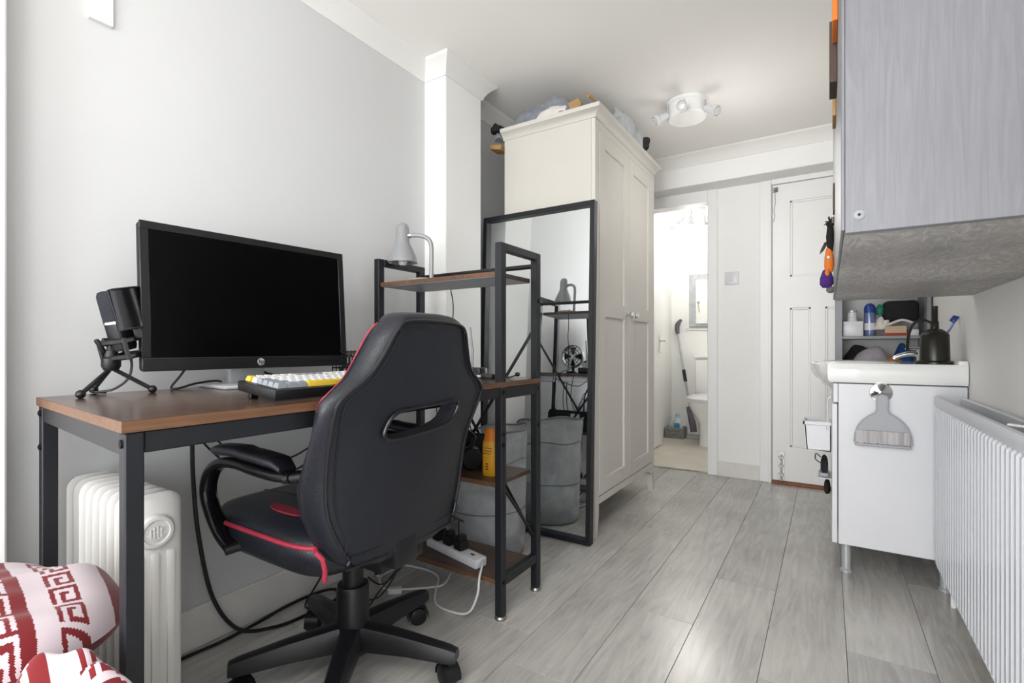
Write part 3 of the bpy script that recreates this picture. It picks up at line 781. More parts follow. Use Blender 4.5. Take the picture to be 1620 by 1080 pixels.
mb.loft(loops)
cush = mb.build('backrest', 'leather', ch, 50)
# handle slot through the backrest
slot = [(y - .015, z) for y, z in [(.772, .690), (.776, .708), (.790, .728), (.815, .739), (.86, .742), (.915, .743), (.965, .746), (1.0, .747), (1.014, .741), (1.016, .726), (1.004, .705), (.985, .692), (.95, .684), (.90, .680), (.85, .677), (.80, .677), (.78, .680)]]
def slotpts(dx, sc=1.0):
    cy, cz = .880, .712
    return [(rearx(cz + (z - cz) * sc) + dx, cy + (y - cy) * sc, cz + (z - cz) * sc) for y, z in slot]
mb = MB(); mb.loft([slotpts(.05), slotpts(-.2)])
cut = mb.build('cutter', 'blackmesh', ch, 0)
md = cush.modifiers.new('slot', 'BOOLEAN'); md.operation = 'DIFFERENCE'; md.object = cut; md.solver = 'EXACT'
bpy.context.view_layer.update()
dg = bpy.context.evaluated_depsgraph_get()
nm = D.meshes.new_from_object(cush.evaluated_get(dg)); cush.modifiers.clear()
cush.data = nm; nm.name = 'backrest'; D.objects.remove(cut)
nm.shade_smooth(); nm.set_sharp_from_angle(angle=R(45))
ln = MB(); ln.loft([slotpts(.0, 1.0), slotpts(-.012, .98), slotpts(-.036, .98), slotpts(-.05, 1.0)], cap=False)
ln.build('slot_lining', 'blackmesh', ch)
MB().tube(slotpts(.004), .0045, 8, closed=True, smooth=3).build('slot_piping', 'leather2', ch)
# seams and piping
def rim(off, out=0.0, kk=1):
    L = []
    for z, h, f in prof[1:]:
        L.append((rearx(z) - f + off, YC - h - out, z))
    L += [(rearx(.94) + off, YC - .07, .939), (rearx(.94) + off + .002, YC, .941), (rearx(.94) + off, YC + .07, .939)]
    for z, h, f in prof[1:][::-1]:
        L.append((rearx(z) - f + off, YC + h + out, z))
    return L
MB().tube(rim(.001, .001), .0042, 8, closed=True, smooth=3).build('seam_piping', 'leather2', ch)
def inner(sc=.94):
    cz = .66
    return [(rearx(cz + (z - cz) * (sc + .03)) - f * sc * sc + .0035, YC + (s * h) * sc, cz + (z - cz) * (sc + .03)) for s, seq in ((-1, prof[2:]), (1, prof[2:][::-1])) for z, h, f in seq]
MB().tube(inner(), .0013, 6, closed=True, smooth=3).build('stitch_line', 'leather2', ch)
MB().tube([(x - thick(z) * 1.0, y - (.008 if y < YC else -.008), z) for x, y, z in rim(0, .0) if z > .735], .0035, 8, smooth=3).build('red_back_piping', 'redpipe', ch)
# seat
def sq(cx, cy, a, b, z, n=48, e=6.0): return oval(cx, cy, a, b, z, n, e)
SX, SY = -1.135, .893
mb = MB()
mb.loft([sq(SX, SY, .19, .18, .372), sq(SX, SY, .225, .222, .378), sq(SX, SY, .240, .240, .398), sq(SX, SY, .246, .246, .425), sq(SX, SY, .243, .243, .45), sq(SX, SY, .225, .225, .472), sq(SX, SY, .18, .18, .484), sq(SX, SY, .1, .1, .488)])
mb.build('seat', 'leather', ch, 60)
ring = [p for p in sq(SX, SY, .2445, .2445, .45, 80)]
left = sorted([p for p in ring if p[1] < SY - .15 and p[0] < SX + .215], key=lambda p: p[0])
MB().tube(left + [(SX + .232, SY - .237, .448), (SX + .243, SY - .231, .437), (SX + .247, SY - .228, .415), (SX + .243, SY - .226, .388)], .0055, 8).build('red_seat_piping', 'redpipe', ch)
MB().tube([(x, 2 * SY - y, z) for x, y, z in left], .0055, 8).build('red_seat_piping', 'redpipe', ch)
for s in (-1, 1):
    pts = oval(0, 0, .085, .032, 0, 24, 2.6)
    mb = MB(); mb.loft([[(SX + .03 + x, SY + s * .155 + y, .474 - abs(y) * .1) for x, y, z in pts], [(SX + .03 + x * .95, SY + s * .155 + y * .9, .4855) for x, y, z in pts]])
    mb.build('red_mesh_panel', 'redmesh', ch)
for y in (SY - .09, SY + .09): MB().tube([(SX - .2, y, .481), (SX - .08, y, .488), (SX + .06, y, .488), (SX + .2, y, .479)], .0022, 6, smooth=4).build('seat_seam', 'leather2', ch)
# link between seat and back
MB().box(-.93, -.852, YC - .05, YC + .03, .355, .43, .012, 2).build('back_bracket', 'plastic', ch)
MB().box(BXC - .12, BXC + .19, BYC - .075, BYC + .075, .335, .374, .008, 2).build('tilt_mechanism', 'plastic', ch)
# armrests
for s in (-1, 1):
    ya = YC + s * .237
    path = [(-.958, ya, .605), (-1.02, ya, .600), (-1.10, ya, .602), (-1.18, ya, .607), (-1.245, ya + s * .004, .600), (-1.285, ya + s * .008, .572), (-1.298, ya + s * .01, .525), (-1.278, ya + s * .008, .475), (-1.245, ya + s * .004, .43), (-1.205, ya, .402)]
    mb = MB(); P, _ = spline([Vector(p) for p in path], 5)
    loops = []
    for i, p in enumerate(P):
        tn = (P[min(i + 1, len(P) - 1)] - P[max(i - 1, 0)]).normalized(); n = tn.cross(Vector((0, 1, 0))).normalized()
        w = .019
        loops.append([tuple(p + Vector((0, 1, 0)) * (w * math.copysign(abs(math.cos(q)) ** .6, math.cos(q))) + n * (.0125 * math.copysign(abs(math.sin(q)) ** .6, math.sin(q)))) for q in [2 * PI * k / 16 for k in range(16)]])
    mb.loft(loops); mb.build('arm_frame', 'plastic_g', ch, 50)
    for a, b in (((-.975, .603), (-.945, YC + s * .215, .603)), ((-1.205, .400), (-1.19, YC + s * .2, .405))):
        MB().tube([(a[0], ya + s * .018, a[1]), b], .0125, 14).build('arm_bolt_tube', 'plastic', ch)
    mb = MB(); pl = []
    for i in range(13):
        v = i / 12; x = -.985 - v * .285
        z = .627 + .008 * math.sin(v * PI) + (.004 if v > .5 else 0) - (.010 if v in (0,) else 0)
        w = .027 * (.75 if i in (0, 12) else .95 if i in (1, 11) else 1); hh = .013 * (.55 if i in (0, 12) else 1)
        pl.append([(x, ya + w * math.copysign(abs(math.cos(q)) ** .55, math.cos(q)), z + hh * math.copysign(abs(math.sin(q)) ** .7, math.sin(q))) for q in [2 * PI * k / 18 for k in range(18)]])
    mb.loft(pl); mb.build('arm_pad', 'leather', ch, 50)
# column and five-star base
MB().lathe([(0, .20), (.028, .20), (.028, .335), (0, .336)], (BXC, BYC, 0), 24).build('gas_lift', 'plastic', ch)
MB().lathe([(0, .06), (.047, .062), (.047, .10), (.044, .13), (.042, .235), (.040, .24), (0, .241)], (BXC, BYC, 0), 28).build('column_cover', 'plastic', ch)
for k in range(5):
    an = R(20 + 72 * k); d = Vector((math.cos(an), math.sin(an), 0)); sd = Vector((-d.y, d.x, 0))
    def sec(r, z, w, h):
        c_ = Vector((BXC, BYC, 0)) + d * r
        return [tuple(c_ + sd * (w * a) + Vector((0, 0, z + h * b))) for a, b in ((-1, -1), (1, -1), (1, .2), (.7, .85), (.25, 1), (-.25, 1), (-.7, .85), (-1, .2))]
    MB().loft([sec(.02, .107, .034, .034), sec(.05, .107, .031, .031), sec(.16, .100, .026, .024), sec(.275, .087, .021, .018), sec(.297, .084, .018, .014)]).build('base_leg', 'plastic', ch, 30)
    c_ = Vector((BXC, BYC, 0)) + d * .28
    cs = MB().tube([c_ + Vector((0, 0, .085)), c_ + Vector((0, 0, .05))], .008, 10).build('caster', 'plastic', ch)
    wd = Vector((math.cos(an + .9), math.sin(an + .9), 0))
    off = Vector((-wd.y, wd.x, 0)) * .012
    for s in (-1, 1):
        MB().lathe([(0, -.009), (.016, -.009), (.0255, -.006), (.027, 0), (.0255, .006), (.016, .009), (0, .009)], seg=22, mtx=axis(c_ + off + wd * (s * .0135) + Vector((0, 0, .0275)), wd)).build('wheel', 'plastic', cs)
    hood = []
    for q in range(9):
        a = R(-10 + q * 25)
        v = off.normalized() * math.cos(a) * .031 + Vector((0, 0, math.sin(a) * .031))
        p = c_ + off + Vector((0, 0, .0275)) + v
        hood.append([tuple(p - wd * .02), tuple(p + wd * .02), tuple(p + wd * .02 + v * .08), tuple(p - wd * .02 + v * .08)])
    MB().loft(hood).build('wheel_hood', 'plastic', cs)

# ---------------------------------------------------------------- oil heater
ht = thing('oil_heater', 'white oil-filled radiator heater standing under the desk', 'heater', (-1.37, .48, 0))
HY0, HY1, HZ = .425, .53, .572
n = 9
for i in range(n):
    x = -1.525 + i * .0395
    w = .0075 if i < n - 1 else .012
    def fin(u0, u1, z0, z1, r=.03):
        o = []
        for (cy, cz, a0) in ((u1 - r, z1 - r, 0), (u0 + r, z1 - r, 90), (u0 + r, z0 + r, 180), (u1 - r, z0 + r, 270)):
            for q in range(5): o.append((cy + r * math.cos(R(a0 + q * 22.5)), cz + r * math.sin(R(a0 + q * 22.5))))
        return o
    o1 = fin(HY0, HY1, .07, HZ); o2 = fin(HY0 + .008, HY1 - .008, .078, HZ - .008, .026)
    mb = MB(); mb.loft([[(x - w, y, z) for y, z in o2], [(x - w * .4, y, z) for y, z in o1], [(x + w * .4, y, z) for y, z in o1], [(x + w, y, z) for y, z in o2]])
    fo = mb.build('fin', 'heat', ht, 40)
    if i == n - 1:
        xf = x + w
        MB().lathe([(0, 0), (.036, 0), (.036, .004), (.032, .008), (.026, .009), (.024, .006), (0, .006)], seg=28, mtx=axis((xf, .4775, .492), (1, 0, 0))).build('emblem_disc', 'heat', fo)
        mb = MB()
        for q in (-.011, -.0045, .002, .0085): mb.box(xf + .0055, xf + .009, .4775 + q - .0018, .4775 + q + .0018, .480, .506 - abs(q) * .5, .0008, 1)
        mb.tube([(xf + .007, .462, .487), (xf + .007, .478, .477), (xf + .007, .494, .488)], .002, 6, smooth=4)
        mb.tube([(xf + .007, .461, .497), (xf + .007, .475, .491), (xf + .007, .491, .499)], .0018, 6, smooth=4)
        mb.build('emblem_relief', 'heat', fo)
        for yy in (.448, .4775, .507): MB().box(xf - .004, xf + .004, yy - .008, yy + .008, .10, .447, .0035, 2).build('pressed_channel', 'heat', fo)
for z in (.13, .50): MB().tube([(-1.53, .4775, z), (-1.2, .4775, z)], .02, 14).build('manifold', 'heat', ht)
for x in (-1.48, -1.26):
    mb = MB(); mb.box(x - .012, x + .012, .40, .555, .045, .06, .003, 1); ft = mb.build('foot_bar', 'heat', ht)
    for y in (.41, .545): MB().lathe([(0, -.01), (.014, -.01), (.02, -.004), (.02, .004), (.014, .01), (0, .01)], seg=16, mtx=axis((x, y, .021), (1, 0, 0))).build('wheel', 'plastic', ft)
mb = MB(); mb.box(-1.5, -1.47, .455, .5, .055, .08); mb.build('foot_clamp', 'heat', ht)
MB().box(-1.28, -1.245, .455, .5, .055, .08).build('foot_clamp', 'heat', ht)

# ---------------------------------------------------------------- bed corner with patterned pillow and duvet
bd = thing('bed', 'low bed with pale mattress at the left beside the desk', 'bed', (-1.05, -.4, 0))
MB().box(-1.49, -.66, -1.12, .20, .10, .30, .04, 3).build('mattress', 'mattress', bd)
MB().box(-1.47, -.68, -1.10, .18, .03, .10, .01, 1).build('bed_base', 'shelfmetal', bd)
for x in (-1.44, -.74):
    for y in (-1.06, .12): MB().lathe([(0, 0), (.02, 0), (.02, .032), (0, .032)], (x, y, 0), 12).build('leg', 'plastic', bd)
WHT, RED = lin('#e6dfe2') + (1,), lin('#b0243e') + (1,)
KEY = ["1111110", "0000010", "1111010", "1001010", "1000010", "1111110"]
def keyprint(p):
    """greek-key bands printed on cotton, running diagonally over the bed (metres)"""
    la, de = .843 * p[0] + .537 * p[1], -.537 * p[0] + .843 * p[1]
    c, e = .6 * la + .8 * de, -.8 * la + .6 * de
    m_ = (c - .145) % .19; cell = .0060
    j = int(math.floor(e / cell)) % 7
    if m_ < .018: return RED
    if m_ < .046: return WHT
    if m_ < .046 + 6 * cell: return RED if KEY[min(5, int((m_ - .046) / cell))][j] == '1' else WHT
    if m_ < .122: return WHT
    if m_ < .137: return RED
    i = int((.19 - m_) / cell)
    return WHT if i < 6 and KEY[i][j] == '1' else RED
def printed(name, fn, nu, nv, parent, plain=None):
    mb = MB(); mb.grid(fn, nu, nv); bm = mb.bm
    lay = bm.loops.layers.color.new('print')
    for f in bm.faces:
        c = plain if plain else keyprint(f.calc_center_median())
        for lp in f.loops: lp[lay] = c
    return mb.build(name, 'print', parent, 60)
def wr(x, y, s=1.0): return s * (.004 * math.sin(31 * x + 9 * y) + .0035 * math.sin(17 * y - 23 * x + 1.3) + .002 * math.sin(61 * x + 37 * y))
RV, FV = Vector((.843, .537, 0)), Vector((.537, -.843, 0))
pl = thing('pillow', 'plump white pillow with red greek-key print on the bed', 'pillow', (-1.15, .2, .36))
pc = Vector((-1.145, .218, .412))
def pillow_side(s):
    def fn(u_, v_):
        a, b = u_ * 2 - 1, v_ * 2 - 1
        k = max(0, (1 - abs(a) ** 3.2) * (1 - abs(b) ** 3.2)) ** .55
        q = RV * (a * .185 * (1 - .30 * b * b)) + FV * (b * .165 * (1 - .26 * a * a))
        z = s * k * (.085 if s > 0 else .05)
        if s > 0: z += k * (.006 * math.sin(34 * (a * .19 + b * .1)) * max(0, a) + wr(a * .25, b * .25))
        return pc + q + Vector((0, 0, z))
    return fn
printed('top_side', pillow_side(1), 200, 170, pl)
printed('under_side', pillow_side(-1), 50, 40, pl, RED)
dv = thing('duvet', 'crumpled white duvet with red greek-key bands on the bed', 'duvet', (-1.0, -.1, .30))
def duv(u_, v_):
    x = -1.46 + u_ * .82; y = -.45 + v_ * .752
    la, de = .843 * x + .537 * y, -.537 * x + .843 * y
    e = max(0, (y - .20) / .13); sd = max(0, (x + .74) / .16)
    z = .345 + wr(x, y, 1.6) + .010 * math.sin(9 * x + 5 * y)
    k = 0
    for cl, cd_, h, w1, w2 in ((-.635, .70, .122, .075, .055), (-.55, .672, .112, .05, .05), (-.475, .632, .110, .05, .05), (-.62, .60, .08, .08, .07)):
        k = max(k, h * math.exp(-((la - cl) / w1) ** 2 - ((de - cd_) / w2) ** 2))
    z += k + k * .10 * math.sin(75 * la + 30 * de) + k * .06 * math.sin(110 * de - 50 * la)
    z -= .04 * e * e + .06 * sd * sd
    return (x, y, z)
printed('cover', duv, 260, 250, dv)

# ---------------------------------------------------------------- desk lamp on the upper shelf
lm = thing('desk_lamp', 'grey gooseneck desk lamp on the tower shelf', 'lamp', (-1.33, 1.43, 1.13))
US = 1.13
MB().lathe([(0, 0), (.062, 0), (.064, .004), (.062, .014), (.05, .018), (0, .019)], (-1.335, 1.445, US), 32).build('base', 'lampgrey', lm)
sx, sy = -1.392, 1.395
MB().tube([(-1.292, 1.448, US + .012), (-1.291, 1.448, US + .08), (-1.291, 1.446, US + .145), (-1.303, 1.438, US + .172), (-1.33, 1.424, US + .184), (-1.365, 1.408, US + .185)], .0085, 12, smooth=6).build('gooseneck', 'lampgrey', lm)
MB().tube([(-1.36, 1.41, US + .185), (-1.378, 1.402, US + .185)], .010, 12).build('collar', 'chrome', lm)
sh = MB().lathe([(0, .235), (.012, .233), (.021, .225), (.025, .212), (.026, .165), (.030, .152), (.042, .128), (.053, .102), (.0575, .083), (.0575, .080), (.055, .080), (.05, .104), (.028, .148), (.022, .165), (0, .17)], (sx, sy, US), 36, mtx=None).build('shade', 'lampgrey', lm)
MB().lathe([(0, .068), (.012, .071), (.019, .085), (.012, .12), (0, .15)], (sx, sy, US), 18).build('bulb', 'glassbulb', sh)
tag(MB().tube([(-1.28, 1.538, 1.145), (-1.278, 1.552, 1.10), (-1.272, 1.556, 1.05), (-1.274, 1.556, .98), (-1.27, 1.55, .90), (-1.272, 1.545, .78)], .0022, 6, smooth=5).build('lamp_cord', 'cable'), 'thin black lamp cord hanging behind the tower shelf', 'cord')

# things on the desk end of the tower
t = thing('usb_hub', 'flat black hub with two white ports on the desk end', 'usb hub', (-1.06, 1.47, TH))
MB().box(-1.13, -1.0, 1.435, 1.475, TH, TH + .016, .003, 2, mtx=None).build('body', 'plastic', t)
for x in (-1.085, -1.055): MB().box(x - .008, x + .008, 1.4335, 1.436, TH + .005, TH + .012).build('port', 'keyw', t)
MB().tube([(-1.0, 1.455, TH + .008), (-.97, 1.46, TH + .012), (-.95, 1.47, TH + .006), (-.93, 1.48, TH + .012), (-.915, 1.475, TH + .018)], .003, 7, smooth=5).build('lead', 'cable', t)
MB().ball((-.918, 1.477, TH + .017), (.01, .006, .008), 12, 8).build('plug', 'plastic', t)
t = thing('desk_fan', 'small black round desk fan at the wall end of the tower', 'fan', (-1.27, 1.48, TH))
fc = Vector((-1.27, 1.485, TH + .10))
mb = MB()
for r_ in (.065, .048, .03): mb.tube([fc + Vector((r_ * math.cos(a), .02, r_ * math.sin(a))) for a in [2 * PI * k / 24 for k in range(24)]], .002, 6, closed=True)
for k in range(16):
    a = 2 * PI * k / 16; mb.tube([fc + Vector((.012 * math.cos(a), .024, .012 * math.sin(a))), fc + Vector((.065 * math.cos(a), .014, .065 * math.sin(a)))], .0013, 5)
mb.build('guard', 'plastic', t)
mb = MB(); mb.lathe([(.066, -.012), (.069, 0), (.066, .02), (.063, .02), (.063, -.012), (.066, -.012)], seg=30, mtx=axis(fc, (0, 1, 0))); mb.build('ring', 'plastic', t)
mb = MB()
for k in range(4):
    a = 2 * PI * k / 4
    mb.loft([[fc + Vector((math.cos(a + q) * r_, .004 + dy + q * .012, math.sin(a + q) * r_)) for q in (-.35, 0, .35)] for r_, dy in ((.012, 0), (.035, 0), (.057, 0))], cap=False, wrap=False)
mb.build('blades', 'plastic', t)
mb = MB(); mb.box(-1.30, -1.24, 1.455, 1.515, TH, TH + .014, .005, 2); mb.box(-1.278, -1.262, 1.47, 1.485, TH + .01, TH + .05, .003, 1); mb.build('stand', 'plastic', t)
t = thing('wifi_router', 'black router with a grey antenna on the desk end', 'router', (-1.17, 1.50, TH))
MB().box(-1.215, -1.09, 1.487, 1.54, TH, TH + .035, .006, 2).build('body', 'plastic', t)
MB().tube([(-1.16, 1.535, TH + .03), (-1.16, 1.537, TH + .1), (-1.17, 1.535, TH + .19)], [.005, .005, .003], 8).build('antenna', 'shelfmetal', t)
for i, P in enumerate([[(-1.10, 1.47, TH + .012), (-1.13, 1.42, TH + .045), (-1.19, 1.40, TH + .03), (-1.24, 1.42, TH + .006)],
                       [(-1.20, 1.50, TH + .03), (-1.25, 1.42, TH + .065), (-1.30, 1.45, TH + .03), (-1.34, 1.5, TH + .006), (-1.36, 1.553, TH - .02), (-1.36, 1.556, .62), (-1.33, 1.556, .53)],
                       [(-1.12, 1.545, TH + .01), (-1.12, 1.572, TH - .02), (-1.18, 1.585, TH - .07), (-1.26, 1.585, TH - .06), (-1.34, 1.575, TH - .03)],
                       [(-1.22, 1.545, TH + .004), (-1.225, 1.575, TH - .03), (-1.23, 1.585, .62), (-1.2, 1.585, .54), (-1.21, 1.58, .47)]]):
    tag(MB().tube(P, .0022, 6, smooth=6).build('cable', 'cable'), ['black lead curling over the flat hub on the desk end', 'black lead looping beside the small fan and down', 'black lead sagging under the tower end of the desk', 'black lead hanging below the router behind the tower'][i], 'cable')

# lower shelf: yellow bottle, headphones, black bag
LS = .44
t = thing('lotion_bottle', 'yellow lotion bottle with orange cap on the lower shelf', 'bottle', (-.985, 1.42, LS))
bx, by = -.985, 1.405
MB().loft([oval(bx, by, .026, .017, LS), oval(bx, by, .028, .019, LS + .006), oval(bx, by, .028, .019, LS + .10), oval(bx, by, .026, .017, LS + .118)]).build('body', 'yellow', t)
MB().loft([oval(bx, by, .024, .016, LS + .118), oval(bx, by, .022, .015, LS + .128), oval(bx, by, .017, .012, LS + .15), oval(bx, by, .017, .012, LS + .162)]).build('cap', 'orange', t)
mb = MB()
for z, w in ((.095, .02), (.086, .02), (.077, .018), (.04, .005), (.031, .005), (.022, .005)): mb.box(bx - w, bx + w - (.0 if w > .01 else -.0), by - .0196, by - .019, LS + z, LS + z + (.002 if w > .01 else .005))
tag(mb.build('label_print', 'print_brown', t), kind='stuff')
t = thing('headphones', 'black over-ear headphones on the lower shelf behind the chair', 'headphones', (-1.16, 1.44, LS))
for dx in (0, .085):
    mb = MB().lathe([(0, -.018), (.03, -.018), (.042, -.008), (.044, .004), (.036, .018), (0, .02)], seg=24, mtx=axis((-1.235 + dx + .07, 1.42, LS + .045), (1, -.5, 0))); mb.build('ear_cup', 'plastic', t)
MB().tube([(-1.165 + .0, 1.42, LS + .075), (-1.165, 1.44, LS + .115), (-1.12, 1.45, LS + .13), (-1.08, 1.44, LS + .115), (-1.08, 1.42, LS + .075)], .008, 8, smooth=5).build('headband', 'plastic', t)
t = thing('storage_tray', 'black soft open tray with a handle hole on the lower shelf', 'tray', (-1.25, 1.47, LS))
mb = MB()
mb.box(-1.40, -1.02, 1.515, 1.53, LS, LS + .055, .005, 2)
mb.box(-1.40, -1.26, 1.515, 1.53, LS + .05, LS + .115, .012, 2); mb.box(-1.20, -1.02, 1.515, 1.53, LS + .05, LS + .115, .012, 2); mb.box(-1.39, -1.03, 1.516, 1.529, LS + .098, LS + .114, .004, 2)
mb.build('back_panel', 'cloth_black', t)
MB().box(-1.40, -1.24, 1.46, 1.53, LS, LS + .012, .003, 1).build('bottom', 'cloth_black', t)
MB().box(-1.405, -1.39, 1.46, 1.53, LS, LS + .10, .005, 2).build('side_panel', 'cloth_black', t)
MB().box(-1.40, -1.24, 1.455, 1.468, LS, LS + .05, .005, 2).build('front_panel', 'cloth_black', t)

# bottom shelf: power strip with plugs
BS = .125
ps = thing('power_strip', 'white power strip with black plugs on the bottom shelf', 'power strip', (-1.14, 1.41, BS), math.atan2(-.055, .24))
MB().box(-.15, .14, -.026, .026, 0, .032, .005, 2).build('body', 'white', ps, world=False)
MB().box(.085, .105, -.004, .002, .032, .0335).build('switch', 'plastic', ps, world=False)
for x in (-.10, -.035, .03):
    mb = MB(); mb.box(x - .022, x + .022, -.022, .022, .0322, .066, .008, 2); mb.box(x - .015, x + .015, -.018, .018, .06, .085, .008, 2)
    p = mb.build('plug', 'plastic', ps, world=False)
pw = Matrix.Translation(ps.location) @ ps.rotation_euler.to_matrix().to_4x4()
ends = [pw @ Vector((x, -.01, .075)) for x in (-.10, -.035, .03)]
def cabl(pts, label, m='cable', r=.003, name='cable'):
    return tag(MB().tube(pts, r, 7, smooth=7).build(name, m), label, 'cable')
cabl([pw @ Vector((.135, 0, .016)), (-.985, 1.36, .150), (-.965, 1.315, .125), (-.962, 1.30, .075), (-.985, 1.285, .02), (-1.04, 1.278, .006), (-1.127, 1.288, .006), (-1.2, 1.37, .006), (-1.25, 1.44, .006), (-1.32, 1.465, .006), (-1.42, 1.455, .006), (-1.50, 1.42, .006)], 'white power strip lead looping onto the floor by the tower leg', 'cablew', .0038)
cabl([(-1.23, 1.49, .006), (-1.198, 1.403, .006), (-1.25, 1.34, .006), (-1.30, 1.30, .006), (-1.36, 1.27, .006), (-1.44, 1.33, .006), (-1.44, 1.45, .006)], 'white lead with a connector block on the floor under desk', 'cablew', .0038)
tag(MB().box(-.024, .024, -.011, .011, 0, .02, .003, 2, mtx=Matrix.Translation((-1.31, 1.275, .0)) @ Matrix.Rotation(R(40), 4, 'Z')).build('cable_connector', 'white'), 'small white connector block on the floor beside chair base', 'connector')
cabl([ends[0], ends[0] + Vector((-.02, -.04, .03)), (-1.28, 1.30, .14), (-1.30, 1.24, .05), (-1.33, 1.20, .006), (-1.40, 1.16, .006), (-1.46, 1.2, .006)], 'black plug lead dropping from the strip end under the chair')
cabl([ends[1], ends[1] + Vector((0, -.05, .04)), (-1.20, 1.25, .18), (-1.24, 1.15, .09), (-1.28, 1.1, .01), (-1.33, 1.09, .006), (-1.42, 1.13, .006), (-1.5, 1.25, .006)], 'black plug lead looping below the chair seat to the floor')
cabl([ends[2], ends[2] + Vector((.0, .0, .06)), (-1.10, 1.40, .26), (-1.14, 1.36, .28), (-1.2, 1.33, .22), (-1.29, 1.30, .1), (-1.38, 1.28, .012), (-1.48, 1.3, .006)], 'black plug lead arching above the power strip')
# black leads by the wall
cabl([(-1.50, .69, .70), (-1.535, .705, .62), (-1.54, .71, .5), (-1.54, .725, .33), (-1.53, .76, .14), (-1.50, .82, .03), (-1.46, .91, .006), (-1.44, .995, .006), (-1.437, 1.09, .006), (-1.45, 1.15, .006), (-1.49, 1.165, .006)], 'thick black lead dropping from the desk and curving along floor', 'cable', .0058)
cabl([(-1.535, .60, .006), (-1.53, .70, .006), (-1.522, .78, .006), (-1.53, .89, .006), (-1.545, 1.0, .006), (-1.54, 1.11, .006), (-1.49, 1.16, .014), (-1.42, 1.15, .006), (-1.40, 1.11, .006)], 'black lead lying along the skirting board', 'cable', .005)
cabl([(-1.48, 1.20, .44), (-1.50, 1.19, .25), (-1.52, 1.13, .08), (-1.515, 1.06, .006), (-1.47, 1.035, .006), (-1.43, 1.06, .006)], 'thin black lead hanging behind the chair seat to floor', 'cable', .0035)
cabl([(-1.50, .60, .715), (-1.53, .64, .65), (-1.54, .71, .63), (-1.545, .77, .565), (-1.545, .82, .52), (-1.54, .92, .50), (-1.53, 1.05, .52), (-1.50, 1.14, .60), (-1.48, 1.17, .74)], 'upper black lead slung below the desk along the wall', 'cable', .003)
cabl([(-1.49, .71, .715), (-1.51, .74, .64), (-1.52, .80, .57), (-1.52, .88, .49), (-1.51, .95, .47), (-1.50, 1.05, .49), (-1.48, 1.13, .62), (-1.47, 1.15, .74)], 'lower black lead sagging below the desk along the wall', 'cable', .003)

# ---------------------------------------------------------------- mesh laundry bin
lb = thing('laundry_bin', 'grey mesh pop-up laundry bin between shelf tower and mirror', 'laundry bin', (-1.262, 1.765, 0))
cx, cy = -1.258, 1.772
def ringp(r, z, sag=0, n=40, e=1.0):
    return [(cx + r * math.cos(a), cy + r * e * math.sin(a), z + sag * math.cos(a - .5) + .006 * math.sin(5 * a + z * 20) * (1 if sag else 0)) for a in [2 * PI * k / n for k in range(n)]]
mb = MB()
L = [ringp(.155, .004), ringp(.166, .03), ringp(.17, .12), ringp(.168, .2), ringp(.172, .3), ringp(.17, .40, .01), ringp(.176, .475, .02), ringp(.176, .51, .028)]
mb.loft(L, cap=False); mb.build('mesh_wall', 'bin', lb, 60)
MB().lathe([(0, .003), (.155, .003), (.155, .006), (0, .006)], (cx, cy, 0), 40).build('bottom', 'bintrim', lb)
for r_, z, s_, w in ((.158, .008, 0, .003), (.170, .2, 0, .0028), (.177, .512, .028, .0045), (.172, .40, .01, .0028)):
    MB().tube(ringp(r_, z, s_), w, 6, closed=True).build('hoop', 'bintrim', lb)
MB().ball((cx, cy, .12), (.14, .14, .11), 20, 12).build('laundry', 'cloth_lgrey', lb)

# ---------------------------------------------------------------- leaning mirror
mr = thing('floor_mirror', 'tall black-framed mirror leaning against the wardrobe side', 'mirror', (-1.2, 2.06, 0))
MX0, MX1, MH = -1.50, -.885, 1.545
lean = math.atan2(.055, MH)
MRt = Matrix.Translation((0, 2.045, .004)) @ Matrix.Rotation(-lean, 4, 'X')
def mir(mb, n, m, par=mr):
    bmesh.ops.transform(mb.bm, matrix=MRt, verts=mb.bm.verts); return mb.build(n, m, par)
fw = .022
for a in ((MX0, MX0 + fw, 0, MH), (MX1 - fw, MX1, 0, MH), (MX0 + fw, MX1 - fw, MH - fw, MH), (MX0 + fw, MX1 - fw, 0, fw)):
    mir(MB().box(a[0], a[1], -.02, .018, a[2], a[3], .0015, 1), 'frame_bar', 'steel')
mir(MB().box(MX0 + fw, MX1 - fw, .002, .006, fw, MH - fw), 'glass', 'mirror')
mir(MB().box(MX0 + .01, MX1 - .01, .007, .016, .01, MH - .01), 'backing', 'cardboard')

# ---------------------------------------------------------------- wardrobe
wd = thing('wardrobe', 'tall cream two-door wardrobe with panelled doors and cornice', 'wardrobe', (-1.15, 2.6, 0))
WX0, WX1, WY0, WY1, WT = -1.405, -.905, 2.135, 3.055, 1.945
wb = .135
MB().box(WX0, WX1 - .02, WY0, WY0 + .02, wb - .02, WT).build('side_panel', 'cream', wd)
MB().box(WX0, WX1 - .02, WY1 - .02, WY1, wb - .02, WT).build('side_panel', 'cream', wd)
MB().box(WX0, WX0 + .008, WY0 + .02, WY1 - .02, wb, WT).build('back_panel', 'cream', wd)
MB().box(WX0, WX1 - .02, WY0 + .02, WY1 - .02, wb, wb + .02).build('floor_panel', 'cream', wd)
for y in (WY0, WY1 - .045):
    MB().box(WX1 - .02, WX1, y, y + .045, wb - .02, WT, .002, 1).build('stile', 'creamd', wd)
MB().box(WX1 - .02, WX1, WY0 + .045, WY1 - .045, WT - .035, WT, .001, 1).build('top_rail', 'creamd', wd)
